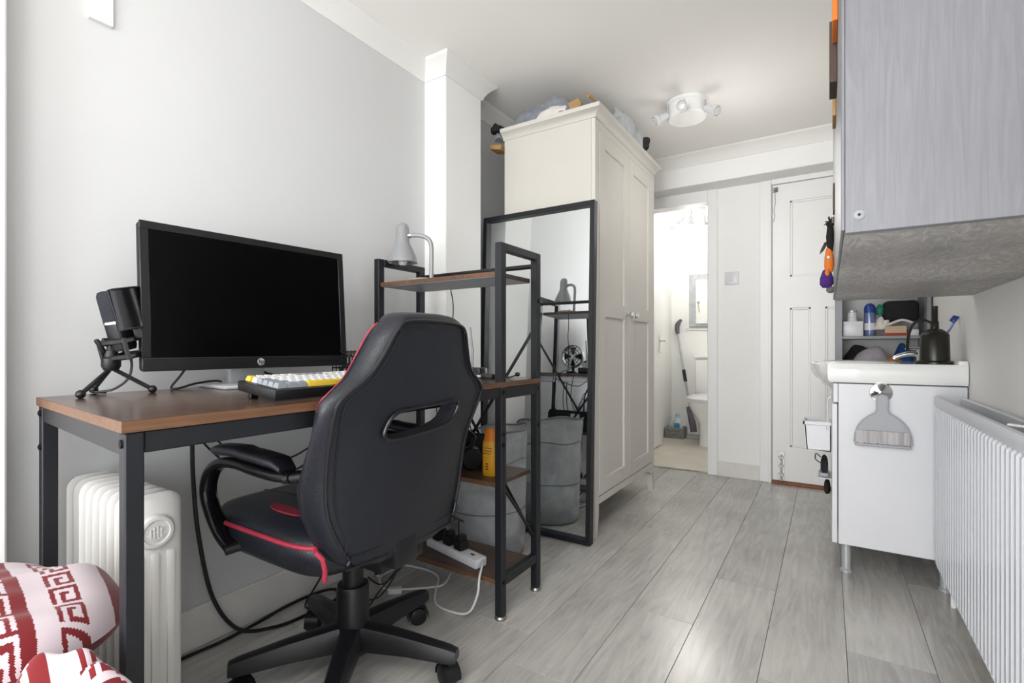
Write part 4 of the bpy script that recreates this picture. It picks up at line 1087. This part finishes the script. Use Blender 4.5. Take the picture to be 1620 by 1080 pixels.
# curved bottom rail
mb = MB(); n = 18; top = []; bot = []
for i in range(n + 1):
    v = i / n; y = WY0 + .045 + v * (WY1 - WY0 - .09)
    e = min(v, 1 - v)
    top.append((y, wb + .045)); bot.append((y, wb + .012 - .045 * (max(0, 1 - e / .13) ** 1.6 if v > .5 else 0)))
mb.prism(top + bot[::-1], lambda a, b: (WX1 - .018, a, b), lambda a, b: (WX1, a, b)); mb.build('bottom_rail', 'creamd', wd)
for x in (WX0 + .005, WX1 - .045):
    for y, s in ((WY0, 1), (WY1, -1)):
        a = [(x, y), (x + .045, y), (x + .045, y + s * .045), (x, y + s * .045)]
        b = [(x + (.014 if x < -1.2 else .018), y), (x + .045, y), (x + .045, y + s * .026), (x + .018, y + s * .026)]
        MB().loft([[(p[0], p[1], 0) for p in b], [(p[0], p[1], wb - .02) for p in a]]).build('leg', 'creamd', wd)
# doors
ym = (WY0 + WY1) / 2
for k, (a, b) in enumerate(((WY0 + .048, ym - .0015), (ym + .0015, WY1 - .048))):
    z0, z1 = wb + .05, WT - .038; zm = 1.065
    d_ = MB().box(WX1 - .016, WX1 - .008, a, b, z0, z1).build('door', 'creamd', wd)
    st = .072
    for q in ((a, a + st, z0, z1), (b - st, b, z0, z1), (a + st, b - st, z1 - st, z1), (a + st, b - st, z0, z0 + st), (a + st, b - st, zm - st / 2, zm + st / 2)):
        MB().box(WX1 - .014, WX1 + .002, q[0], q[1], q[2], q[3], .0015, 1).build('door_rail', 'creamd', d_)
    ky_ = b - .035 if k == 0 else a + .035
    MB().lathe([(0, 0), (.012, 0), (.012, .003), (.006, .006), (.006, .016), (.0155, .022), (.018, .03), (.0145, .038), (0, .041)], seg=16, mtx=axis((WX1 + .002, ky_, 1.055), (1, 0, 0))).build('knob', 'chrome', d_)
# cornice
o1 = .0
mb = MB()
def rr(o, z): return [(WX0 - .006, WY0 - o, z), (WX1 + o, WY0 - o, z), (WX1 + o, WY1 + o, z), (WX0 - .006, WY1 + o, z)]
mb.loft([rr(.004, WT), rr(.006, WT + .01), rr(.02, WT + .026), rr(.034, WT + .032), rr(.036, WT + .05)])
mb.build('cornice', 'cream', wd)
# clothes and things on top
WTOP = WT + .05
def lump(name, c, r, m, label, cat, seed, amp=.35, parent=None):
    rnd = random.Random(seed); ph = [rnd.uniform(0, 6.28) for _ in range(8)]
    mb = MB(); o = bmesh.ops.create_icosphere(mb.bm, subdivisions=4, radius=1)
    for v in o['verts']:
        p = v.co.copy()
        d_ = 1 + amp * (.5 * math.sin(3.1 * p.x + 2.2 * p.y + ph[0]) * math.sin(2.7 * p.y + ph[1]) + .30 * math.sin(6.3 * p.x - 4.1 * p.z + ph[2]) + .22 * math.sin(8.7 * p.y + 5 * p.z + ph[3]) + .12 * math.sin(15 * p.x + 11 * p.y + ph[4]))
        z = p.z * d_ * r[2]
        v.co = Vector((c[0] + p.x * d_ * r[0], c[1] + p.y * d_ * r[1], max(c[2] + z, c[2] - r[2] * .35)))
    zmin = min(v.co.z for v in o['verts'])
    ob = mb.build(name, m, parent, 70)
    if parent is None: tag(ob, label, cat)
    return ob
WB = WTOP
lump('jacket', (-1.19, 2.185, WB + .028), (.185, .07, .074), 'cloth_grey', 'bundled grey jacket on top of the wardrobe', 'clothing', 3)
lump('folded_cloth', (-1.13, 2.128, WB + .012), (.09, .022, .034), 'cloth_white', 'off-white crumpled cloth on the wardrobe front edge', 'cloth', 5, .25)
lump('black_bag', (-1.44, 2.125, WB + .006), (.035, .03, .028), 'cloth_black', 'small black bag at the wall end of the wardrobe top', 'bag', 9, .5)
lump('grey_sleeve', (-1.435, 2.14, WB - .03), (.03, .03, .022), 'cloth_grey', 'grey sleeve hanging over the rear wardrobe edge', 'clothing', 11, .3)
tag(MB().box(-.04, .03, -.04, .04, -.012, .012, .001, 1, mtx=Matrix.Translation((-1.45, 2.16, WB - .075)) @ Matrix.Rotation(R(12), 4, 'Y')).build('cardboard_flap', 'cardboard'), 'brown cardboard flap behind the top of the wardrobe', 'cardboard')
tag(MB().box(-.03, .025, -.03, .03, -.016, .026, .002, 1, mtx=Matrix.Translation((-1.005, 2.15, WB + .0235)) @ Matrix.Rotation(R(-22), 4, 'Y') @ Matrix.Rotation(R(15), 4, 'Z')).build('cardboard_box', 'cardboard'), 'small tilted cardboard box on the wardrobe front corner', 'box')
t = thing('wooden_stick', 'thin wooden stick with a round end lying along wardrobe front', 'stick', (-.89, 2.2, WB))
MB().tube([(-.93, 2.125, WB + .05), (-.9, 2.28, WB + .026), (-.885, 2.42, WB + .008)], .006, 8).build('rod', 'cardboard', t)
MB().tube([Vector((-.932, 2.12, WB + .054)) + Vector((.009 * math.cos(a), 0, .009 * math.sin(a))) for a in [2 * PI * k / 14 for k in range(14)]], .0035, 6, closed=True).build('ring_end', 'cardboard', t)
lump('grey_jumper', (-.92, 2.50, WB + .032), (.055, .11, .09), 'cloth_lgrey', 'pale grey bundled jumper on the wardrobe door side', 'clothing', 21, .3)
lump('hoodie', (-.92, 2.68, WB + .030), (.055, .09, .085), 'cloth_lgrey', 'pale grey hoodie lump beside the black shoe', 'clothing', 23, .3)
t = thing('black_shoe', 'black shoe sole up at the far end of wardrobe top', 'shoe', (-.90, 2.78, WB))
SM = Matrix.Translation((-.885, 2.80, WB + .043)) @ Matrix.Rotation(R(50), 4, 'X') @ Matrix.Rotation(R(15), 4, 'Y')
mb = MB(); mb.loft([[(a * .03 * w, b_, z) for a, b_, z in [(math.cos(q), y, math.sin(q) * .016 * hh) for q in [2 * PI * k / 14 for k in range(14)]]] for y, w, hh in ((-.052, .3, .4), (-.045, .8, .8), (-.02, 1, 1), (.015, .85, 1), (.045, .8, .9), (.055, .3, .4))])
bmesh.ops.transform(mb.bm, matrix=SM, verts=mb.bm.verts); mb.build('upper', 'cloth_black', t)
mb = MB(); mb.loft([[(x * 1.05, y * 1.05, z) for x, y, _ in oval(0, 0, .028, .052, 0, 20, 2.3)] for z in (.012, .02)])
bmesh.ops.transform(mb.bm, matrix=SM, verts=mb.bm.verts); mb.build('sole', 'plastic', t)

# ---------------------------------------------------------------- right side: radiator
rd = thing('wall_radiator', 'white ribbed panel radiator on the right wall', 'radiator', (.36, 1.7, 0))
RX, RY0, RY1, RZ0, RZ1 = .315, .35, 2.262, .115, .712
mb = MB(); P = []
y = RY0; pitch = .0333
while y + pitch <= RY1 - .012 + 1e-6:
    P += [(RX + .009, y), (RX + .009, y + pitch * .36), (RX, y + pitch * .5), (RX, y + pitch * .86)]
    y += pitch
P += [(RX + .009, RY1 - .004)]
zt = RZ1 - .038
rows_ = []
for z, d in ((RZ0, .006), (RZ0 + .02, 0), (zt - .008, 0), (zt, .006)):
    rows_.append([(min(x + (d if x < RX + .005 else 0), RX + .009), y_, z) for x, y_ in P])
rows_ = [[(RX + .009, y_, RZ0 - .004) for x, y_ in P]] + rows_ + [[(RX + .009, y_, zt + .002) for x, y_ in P]]
mb.loft(rows_, cap=False, wrap=False); mb.build('front_panel', 'rad', rd, 30)
MB().box(RX + .008, RX + .016, RY0, RY1, RZ0 - .004, zt + .01).build('panel_back', 'rad', rd)
MB().box(RX, RX + .016, RY0, RY1, zt, RZ1, .006, 2).build('top_band', 'rad', rd)
MB().box(RX + .07, RX + .084, RY0, RY1, RZ0, RZ1 - .002, .004, 1).build('rear_panel', 'rad', rd)
mb = MB(); k = 0; y = RY0 + .02; Q = []
while y < RY1 - .03:
    Q += [(RX + .02, y), (RX + .066, y + .008), (RX + .066, y + .02), (RX + .02, y + .028)]; y += .04
mb.loft([[(a, b, z) for a, b in Q] for z in (RZ0 + .05, RZ1 - .06)], cap=False, wrap=False); mb.build('convector_fins', 'rad', rd, 0)
for yy in (RY1 - .006, RY0): MB().box(RX + .012, RX + .075, yy, yy + .006, RZ0 + .02, RZ1 - .1).build('end_plate', 'rad', rd)
for yy in (.6, 1.95): MB().box(RX + .08, XR, yy, yy + .04, .2, .6).build('wall_bracket', 'zinc', rd)
MB().tube([(RX + .045, RY1 - .04, RZ0 + .03), (RX + .045, RY1 - .04, 0)], .008, 10).build('pipe', 'gloss_white', rd)
tag(MB().tube([(RX + .012, 1.47, RZ1 + .0032), (RX + .075, 1.395, RZ1 + .0034)], .0032, 6).build('paint_stick', 'cloth_white'), 'thin pale stick lying across the radiator top', 'stick')

# ---------------------------------------------------------------- basin unit
vn = thing('vanity_unit', 'white floor-standing vanity cabinet under the basin', 'cabinet', (.2, 2.5, 0))
VY0, VY1, VZ0, VZ1 = 2.305, 2.80, .12, .742
MB().box(.035, XR - .004, VY0, VY1, VZ0, VZ1, .002, 1).build('body', 'white', vn)
MB().box(.014, .032, VY0 + .004, VY1 - .004, VZ0 + .0, .662, .002, 1).build('door', 'white', vn)
MB().box(.018, .034, VY0 + .004, VY1 - .004, .667, VZ1, .002, 1).build('fascia', 'white', vn)
for x in (.062, .36):
    for y in (VY0 + .055, VY1 - .05): MB().lathe([(0, 0), (.021, 0), (.021, .008), (.016, .012), (.016, VZ0), (0, VZ0)], (x, y, 0), 18).build('leg', 'silver', vn)
bs = thing('basin', 'white ceramic wash basin with overhanging round bowl', 'basin', (.2, 2.5, VZ1))
BZ0, BZ1 = .746, .820
# ledge with a bowl bulging toward the room
def bas(z, o=0.0, bul=1.0):
    L = [(XR - .003, VY0 - .008 + o), (XR - .003, VY1 + .01 - o)]
    n = 18
    L += [(-.0 + o, VY1 + .01 - o)]
    for i in range(n + 1):
        v = i / n; yy = VY1 - .03 - v * (VY1 - VY0 - .06)
        L.append((-.0 + o - .068 * bul * math.sin(v * PI) ** .7, yy))
    L += [(-.0 + o, VY0 - .008 + o)]
    return [(a, b, z) for a, b in L]
mb = MB(); mb.loft([bas(BZ0 + .0, .008, .55), bas(BZ0 + .012, 0, .72), bas(BZ0 + .04, 0, .93), bas(BZ1 - .006, 0, 1), bas(BZ1, .005, 1)], cap=True); ledge = mb.build('ledge', 'ceramic', bs, 40)
cut = MB().ball((.10, 2.55, BZ1 + .012), (.128, .164, .070), 40, 24).build('cutter', 'ceramic', bs, 0)
md = ledge.modifiers.new('bowl', 'BOOLEAN'); md.operation = 'DIFFERENCE'; md.object = cut; md.solver = 'EXACT'
bpy.context.view_layer.update()
nm = D.meshes.new_from_object(ledge.evaluated_get(bpy.context.evaluated_depsgraph_get())); ledge.modifiers.clear()
ledge.data = nm; nm.name = 'ledge'; D.objects.remove(cut)
nm.shade_smooth(); nm.set_sharp_from_angle(angle=R(40))
MB().lathe([(0, 0), (.02, 0), (.019, .003), (0, .0035)], (.10, 2.55, BZ1 - .0585), 20).build('drain', 'chrome', bs)
bo = [[(x, y, z) for x, y, _ in oval(.10 + dx, 2.55, a, b, 0, 36, 2.4)] for z, a, b, dx in ((BZ1 + .0005, .150, .185, 0), (BZ1 + .004, .146, .181, 0), (BZ1 + .0045, .136, .17, 0), (BZ1 + .002, .125, .16, 0))]
MB().loft(bo, cap=False).build('bowl_rim', 'ceramic', bs)
mb = MB(); mb.loft([[(x, y, z) for x, y, _ in oval(.03 + dx, 2.55, a, b, 0, 28, 2.2)] for z, a, b, dx in ((.747, .076, .17, .016), (.728, .068, .15, .018), (.706, .05, .11, .024), (.69, .03, .06, .03))]); mb.build('bowl_underside', 'ceramic', bs)
MB().box(XR - .03, XR - .002, VY0 - .006, VY1, BZ1 - .004, BZ1 + .014, .006, 2).build('upstand', 'ceramic', bs)
tp = thing('basin_tap', 'chrome basin mixer tap beside the dark dispenser', 'tap', (.30, 2.55, BZ1))
MB().lathe([(0, 0), (.024, 0), (.024, .006), (.018, .01), (.018, .05), (.014, .058), (0, .06)], (.315, 2.52, BZ1), 20).build('body', 'chrome', tp)
MB().tube([(.315, 2.52, BZ1 + .035), (.27, 2.52, BZ1 + .036), (.235, 2.52, BZ1 + .024), (.225, 2.52, BZ1 + .014)], [.011, .010, .009, .008], 12, smooth=5).build('spout', 'chrome', tp)
MB().tube([(.315, 2.52, BZ1 + .056), (.285, 2.515, BZ1 + .058), (.262, 2.51, BZ1 + .054)], [.008, .006, .005], 10, smooth=3).build('lever', 'chrome', tp)
ds = thing('soap_dispenser', 'dark bronze round dispenser with tall neck on basin corner', 'dispenser', (.335, 2.405, BZ1))
dc = (.336, 2.405, BZ1 + .0006)
MB().lathe([(0, 0), (.058, 0), (.058, .006), (.048, .012), (0, .012)], dc, 32).build('base', 'gunmetal', ds)
MB().lathe([(0, .012), (.045, .012), (.043, .106), (.040, .112), (.03, .122), (.018, .13), (0, .131)], dc, 32).build('body', 'gunmetal', ds)
MB().lathe([(0, .128), (.013, .128), (.013, .155), (.010, .16), (.010, .215), (0, .216)], dc, 18).build('neck', 'gunmetal', ds)
MB().tube([(.324, 2.405, BZ1 + .155), (.30, 2.41, BZ1 + .165), (.275, 2.415, BZ1 + .15), (.262, 2.42, BZ1 + .11), (.258, 2.43, BZ1 + .05)], .005, 8, smooth=5).build('side_hose', 'gunmetal', ds)
tb = thing('toothbrush', 'blue toothbrush standing behind the dark dispenser', 'toothbrush', (.375, 2.43, BZ1))
MB().tube([(.366, 2.475, BZ1 + .002), (.378, 2.47, BZ1 + .10), (.392, 2.465, BZ1 + .135), (.402, 2.46, BZ1 + .158)], [.005, .0045, .0035, .003], 8, smooth=4).build('handle', mat('light_blue_handle', '#6d86b8', .35), tb)
MB().box(-.006, .006, -.006, .006, -.014, .014, .003, 2, mtx=Matrix.Translation((.403, 2.46, BZ1 + .166)) @ Matrix.Rotation(R(32), 4, 'Y')).build('head', 'blue', tb)
MB().box(-.013, -.006, -.005, .005, -.012, .012, .001, 1, mtx=Matrix.Translation((.403, 2.46, BZ1 + .166)) @ Matrix.Rotation(R(32), 4, 'Y')).build('bristles', 'blue', tb)
# dustpan brush hung on the cabinet side by a suction hook
hk = thing('suction_hook', 'round chrome suction hook on the vanity cabinet side', 'hook', (.17, VY0, .71))
MB().lathe([(0, 0), (.037, 0), (.034, .006), (.016, .010), (.010, .014), (0, .015)], seg=28, mtx=axis((.168, VY0 - .0003, .712), (0, -1, 0))).build('cup', 'chrome', hk)
MB().tube([(.168, VY0 - .014, .712), (.168, VY0 - .024, .708), (.168, VY0 - .030, .714)], .004, 8).build('peg', 'chrome', hk)
dp = thing('hand_brush', 'grey hand brush with wide bristles hanging on the vanity', 'brush', (.17, VY0 - .012, .52))
Yd = VY0 - .018
fan = [(-.085, .525), (-.083, .555), (-.075, .583), (-.06, .607), (-.04, .625), (-.022, .637), (-.016, .65), (-.017, .69), (-.014, .70), (0, .706)]
full = [(.170 + a, b) for a, b in fan] + [(.170 - a, b) for a, b in fan[:-1][::-1]]
MB().prism(full, lambda a, b: (a, Yd - .006, b), lambda a, b: (a, Yd, b)).build('pan_body', 'pankgrey', dp)
MB().tube([(a, Yd - .006, b) for a, b in full], .0025, 6).build('rim', 'pankgrey', dp)
mb = MB()
for i in range(40):
    x = .170 - .076 + i * .152 / 39
    w = .0023; z1 = .572 + random.uniform(-.002, .002)
    mb.box(x - w, x + w, Yd - .012 - random.uniform(0, .004), Yd - .005, .525 + random.uniform(-.003, .003), z1)
o = mb.build('bristle_tufts', 'bristle', dp, 0); tag(o, kind='stuff')
MB().box(.086, .254, Yd - .01, Yd, .512, .524, .003, 1).build('lip', 'pankgrey', dp)
# white caddy and shoes hung on the cabinet front
t = thing('hanging_caddy', 'white plastic caddy hooked on the vanity cabinet door', 'caddy', (-.03, 2.48, .45))
mb = MB()
o_ = [(-.083, .565), (-.075, .452), (.012, .448), (.012, .565)]
for y in (2.44, 2.556): mb.prism(o_, lambda a, b, y=y: (a, y, b), lambda a, b, y=y: (a, y + .004, b))
mb.prism([(-.084, .565), (-.076, .450), (-.071, .452), (-.079, .565)], lambda a, b: (a, 2.44, b), lambda a, b: (a, 2.56, b))
mb.box(-.076, .012, 2.44, 2.56, .448, .453); mb.box(.008, .0125, 2.44, 2.56, .448, .565)
mb.build('bin', 'white', t)
mb = MB(); mb.box(-.090, .013, 2.434, 2.442, .556, .572, .002, 1); mb.box(-.090, -.08, 2.434, 2.566, .556, .572, .002, 1); mb.box(-.090, .013, 2.558, 2.566, .556, .572, .002, 1); mb.build('rim', 'white', t)
MB().tube([(-.002, 2.437, .54), (-.002, 2.437, .665), (.012, 2.437, .68)], .003, 6).build('hook', 'silver', t)
def shoe(name, c, label, cols, sc=1.0):
    t = thing(name, label, 'shoe', c)
    secs = [(-.03, .026, .036), (-.015, .03, .05), (.01, .03, .035), (.035, .028, .022), (.05, .014, .012)]
    mb = MB(); mb.loft([[(c[0] + x * sc * -.0 + math.cos(q) * .014 * sc, c[1] + x * 1.3 * sc, c[2] + .012 + (h_ * (1 + math.sin(q)) * .8) * sc) for q in [2 * PI * k / 14 for k in range(14)]] for x, w, h_ in secs]); mb.build('upper', cols[0], t)
    mb = MB(); mb.box(c[0] - .017, c[0] + .015, c[1] - .045 * sc, c[1] + .068 * sc, c[2], c[2] + .016, .004, 2); mb.build('sole', cols[1], t)
    MB().tube([(c[0] - .013, c[1] - .03, c[2] + .08), (c[0] - .03, c[1] - .032, c[2] + .095), (c[0] - .032, c[1] - .032, c[2] + .07), (c[0] - .012, c[1] - .03, c[2] + .055)], .0022, 6, smooth=4).build('heel_loop', 'cable', t)
    MB().box(c[0] - .0165, c[0] - .0145, c[1] - .02, c[1] + .02, c[2] + .016, c[2] + .022).build('stripe', 'blue', t)
tag(MB().box(-.035, .013, 2.47, 2.62, .327, .332, .001, 1).build('rack_shelf', 'silver'), 'thin metal rack plate fixed to the vanity door', 'rack')
shoe('trainer', (-.012, 2.53, .332), 'small black trainer with blue stripe below the white caddy', ('cloth_black', 'pankgrey'))
lump('dark_slipper', (-.002, 2.56, .27), (.012, .05, .042), 'cloth_black', 'dark slipper hanging low beside the vanity door', 'slipper', 31, .15)

# ---------------------------------------------------------------- tall grey shelf unit behind the basin
su = thing('shelf_unit', 'tall grey narrow shelf unit behind the basin', 'shelf', (.22, 3.15, 0))
UX0, UX1, UY0, UY1, UT = .034, .408, 3.0, 3.28, 1.62
for x in (UX0, UX1 - .016): MB().box(x, x + .016, UY0, UY1, 0, UT, .001, 1).build('side_panel', 'shelfmetal', su)
MB().box(UX0, UX0 + .028, UY0 - .006, UY0, 0, UT, .001, 1).build('face_strip', 'shelfmetal', su)
MB().box(UX0 + .016, UX1 - .016, UY1 - .006, UY1, 0, UT).build('back_panel', 'wall_lifted', su)
for z in (.08, .42, .70, .938, 1.24, UT): MB().box(UX0 + .016, UX1 - .016, UY0, UY1 - .006, z - .014, z, .001, 1).build('shelf', 'shelfmetal', su)
SZ = .9385
def sbox(name, x0, x1, z0, z1, m, label, cat, y0=3.03, d=.08, bev=.002):
    return tag(MB().box(x0, x1, y0, y0 + d, z0, z1, bev, 2).build(name, m), label, cat)
sbox('carton', .066, .150, SZ, SZ + .075, 'white', 'plain white carton on the shelf behind the basin', 'box')
t = thing('white_tub', 'small white tub on top of the plain white carton', 'tub', (.11, 3.06, SZ + .075))
MB().lathe([(0, 0), (.022, 0), (.018, .02), (.02, .022), (.02, .045), (0, .046)], (.105, 3.06, SZ + .0755), 20).build('tub', 'white', t)
MB().lathe([(0, .046), (.021, .046), (.021, .056), (0, .057)], (.105, 3.06, SZ + .0755), 20).build('lid', 'silver', t)
t = thing('spray_can', 'blue-capped pale blue aerosol can on the shelf', 'spray can', (.178, 3.06, SZ))
MB().lathe([(0, 0), (.022, 0), (.0235, .004), (.0235, .112), (.022, .118), (0, .118)], (.178, 3.06, SZ), 24).build('can', 'canblue', t)
MB().lathe([(0, .116), (.0238, .116), (.0238, .142), (.018, .156), (.008, .163), (0, .164)], (.178, 3.06, SZ), 24).build('cap', 'blue', t)
MB().lathe([(.0238, .03), (.0239, .03), (.0239, .065), (.0238, .065)], (.178, 3.06, SZ), 24).build('label_band', 'white', t)
lump('green_cap_bottle', (.222, 3.08, SZ + .12), (.02, .02, .035), 'green', 'green crumpled packet behind the aerosol can', 'packet', 41, .2)
sbox('black_pouch', .232, .372, SZ + .07, SZ + .172, 'cloth_black', 'black zip pouch resting high on the crowded shelf', 'pouch', 3.05, .1, .02)
lump('crumpled_papers', (.232, 3.05, SZ + .045), (.028, .03, .04), 'cloth_white', 'crumpled white papers beside the aerosol can', 'paper', 43, .4)
t = thing('beige_box', 'beige packet with a red band on the crowded shelf', 'box', (.28, 3.05, SZ))
MB().box(.235, .320, 3.02, 3.07, SZ + .0, SZ + .048, .002, 1).build('carton', mat('beige_card', '#c4ad92', .7), t)
MB().box(.236, .320, 3.0192, 3.021, SZ + .001, SZ + .014).build('red_band', 'red', t)
sbox('white_packet', .328, .365, SZ, SZ + .03, 'white', 'small white packet at the right end of the shelf', 'packet', 3.02, .05)
tag(MB().tube([(.345, 3.02, SZ + .06), (.30, 3.015, SZ + .075), (.25, 3.015, SZ + .055), (.24, 3.02, SZ + .06)], .006, 6, smooth=4).build('cloth_strap', 'cloth_white'), 'pale strap draped below the black pouch', 'strap')
S2 = .70
lump('dark_garment', (.135, 3.10, S2 + .05), (.075, .06, .14), 'cloth_black', 'dark folded garment at the left of the lower shelf', 'clothing', 51, .15)
lump('grey_garment', (.185, 3.05, S2 + .045), (.085, .04, .135), 'cloth_lilac', 'grey lilac garment in front on the lower shelf', 'clothing', 53, .12)
lump('orange_cloth', (.275, 3.06, S2 + .035), (.05, .04, .10), 'cloth_orange', 'orange cloth beside the grey lilac garment', 'cloth', 55, .15)
lump('blue_cloth', (.315, 3.10, S2 + .05), (.045, .04, .145), mat('navy_cloth', '#2b4f86', .9), 'blue cloth at the right of the lower shelf', 'cloth', 57, .15)

# ---------------------------------------------------------------- upper cabinet on the right
uc = thing('wall_cabinet', 'grey wood-grain wall cabinet hung above the radiator', 'cabinet', (.22, 1.6, 1.06))
CX, CY0, CY1, CZ0, CZ1 = .0185, .925, 2.25, 1.058, 1.78
MB().box(CX + .004, XR - .002, CY0, CY0 + .018, CZ0 - .001, CZ1, .001, 1).build('side_panel', 'cab_side', uc)
MB().box(CX + .004, XR - .002, CY1 - .018, CY1, CZ0, CZ1, .001, 1).build('side_panel', 'cab_side', uc)
MB().box(CX + .004, XR - .002, CY0 + .018, CY1 - .018, CZ0, CZ0 + .006).build('underside', 'cab_under', uc)
MB().box(CX + .004, XR - .002, CY0 + .018, CY1 - .018, CZ1 - .018, CZ1).build('top_panel', 'cab_side', uc)
MB().box(XR - .01, XR - .002, CY0 + .018, CY1 - .018, CZ0 + .006, CZ1).build('back_panel', 'cab_side', uc)
MB().box(CX + .004, XR - .01, CY0 + .018, CY1 - .018, 1.40, 1.418).build('shelf', 'cab_side', uc)
MB().box(CX - .001, CX + .004, CY0 + .001, CY0 + .66, CZ0 + .004, CZ1, .001, 1).build('door', 'cab_side', uc)
MB().box(CX - .001, CX + .004, CY0 + .663, CY1 - .001, CZ0 + .004, CZ1, .001, 1).build('door', 'cab_side', uc)
mb = MB().lathe([(0, 0), (.0075, 0), (.0075, .0015), (.005, .003), (.002, .0035), (0, .0015)], seg=18, mtx=axis((.0405, CY0, 1.083), (0, -1, 0))); k = mb.build('cam_lock', 'shelfmetal', uc)
MB().lathe([(0, .0033), (.0022, .0033), (.0022, .0042), (0, .0043)], seg=10, mtx=axis((.0405, CY0, 1.083), (0, -1, 0))).build('lock_slot', 'screw', k)
# soft toy hung on the cabinet front
ty_ = thing('soft_toy', 'orange and purple soft toy hanging on the grey cabinet front', 'soft toy', (.0, 1.95, 1.06))
X0, Y0 = .003, 1.95
MB().lathe([(0, -.034), (.012, -.032), (.02, -.02), (.019, 0), (.011, .025), (0, .032)], (X0 - .006, Y0, 1.112), 16).build('body', 'purple', ty_)
MB().lathe([(0, -.045), (.010, -.04), (.014, -.02), (.013, .01), (.009, .035), (.004, .05), (0, .052)], (X0 + .001, Y0, 1.17), 16).build('head', 'orangefelt', ty_)
MB().ball((X0 - .004, Y0 - .010, 1.128), (.008, .011, .014), 12, 8).build('belly_patch', 'orangefelt', ty_)
MB().ball((X0 + .005, Y0, 1.072), (.013, .015, .011), 14, 10).build('foot', 'greyfelt', ty_)
MB().lathe([(0, .004), (.004, .002), (.005, 0), (0, 0)], seg=12, mtx=axis((X0 - .001, Y0 - .0135, 1.178), (0, -1, 0))).build('eye', mat('pale_blue_eye', '#cfe0f0', .2), ty_)
mb = MB()
for i in range(46):
    a = random.uniform(0, 2 * PI); b = random.uniform(-.4, 1.3)
    d = Vector((math.cos(a) * math.cos(b), math.sin(a) * math.cos(b), math.sin(b)))
    p = Vector((X0 + .004, Y0, 1.295)); mb.tube([p, p + d * random.uniform(.015, .024)], [.0022, .0009], 5)
mb.ball((X0 + .004, Y0, 1.29), .012, 12, 8); mb.lathe([(0, -.1), (.008, -.09), (.012, -.04), (.008, 0), (0, 0)], (X0 + .004, Y0, 1.288), 12); mb.build('black_hair', 'cloth_black', ty_)
mb = MB(); mb.loft([[(X0 - .002, Y0 - .003, 1.228), (X0 - .002, Y0 + .003, 1.228), (X0 - .002, Y0 + .003, 1.236), (X0 - .002, Y0 - .003, 1.236)], [(X0 - .014, Y0 - .008, 1.205), (X0 - .014, Y0 + .008, 1.205), (X0 - .013, Y0 + .008, 1.228), (X0 - .013, Y0 - .008, 1.228)], [(X0 - .026, Y0 - .002, 1.192), (X0 - .026, Y0 + .002, 1.192), (X0 - .023, Y0 + .002, 1.206), (X0 - .023, Y0 - .002, 1.206)]])
mb.build('wing', 'darkbrown', ty_)
mb = MB(); mb.lathe([(0, .02), (.003, .012), (.006, 0), (0, 0)], (X0 + .0, Y0, 1.226), 10); mb.build('ear', 'orangefelt', ty_)
# papers and cards stuck to the cabinet front, seen edge-on
for i, (y, z0, z1, o_, m, lab, cat) in enumerate(((1.20, 1.545, 1.66, .009, 'orangefelt', 'orange card fixed high on the grey cabinet door', 'card'),
        (1.30, 1.465, 1.60, .014, 'darkbrown', 'dark brown notebook hung on the grey cabinet door', 'notebook'),
        (1.45, 1.45, 1.57, .007, 'cardboard', 'tan paper tag on the grey cabinet door', 'tag'),
        (1.72, 1.28, 1.36, .004, 'darkbrown', 'dark red-brown tag lower on the grey cabinet door', 'tag'),
        (1.78, 1.275, 1.30, .006, 'white', 'small white clip on the grey cabinet door', 'clip'))):
    tag(MB().box(CX - .0015 - o_, CX - .0012, y, y + .09, z0, z1, .001, 1).build(cat.replace(' ', '_'), m), lab, cat)
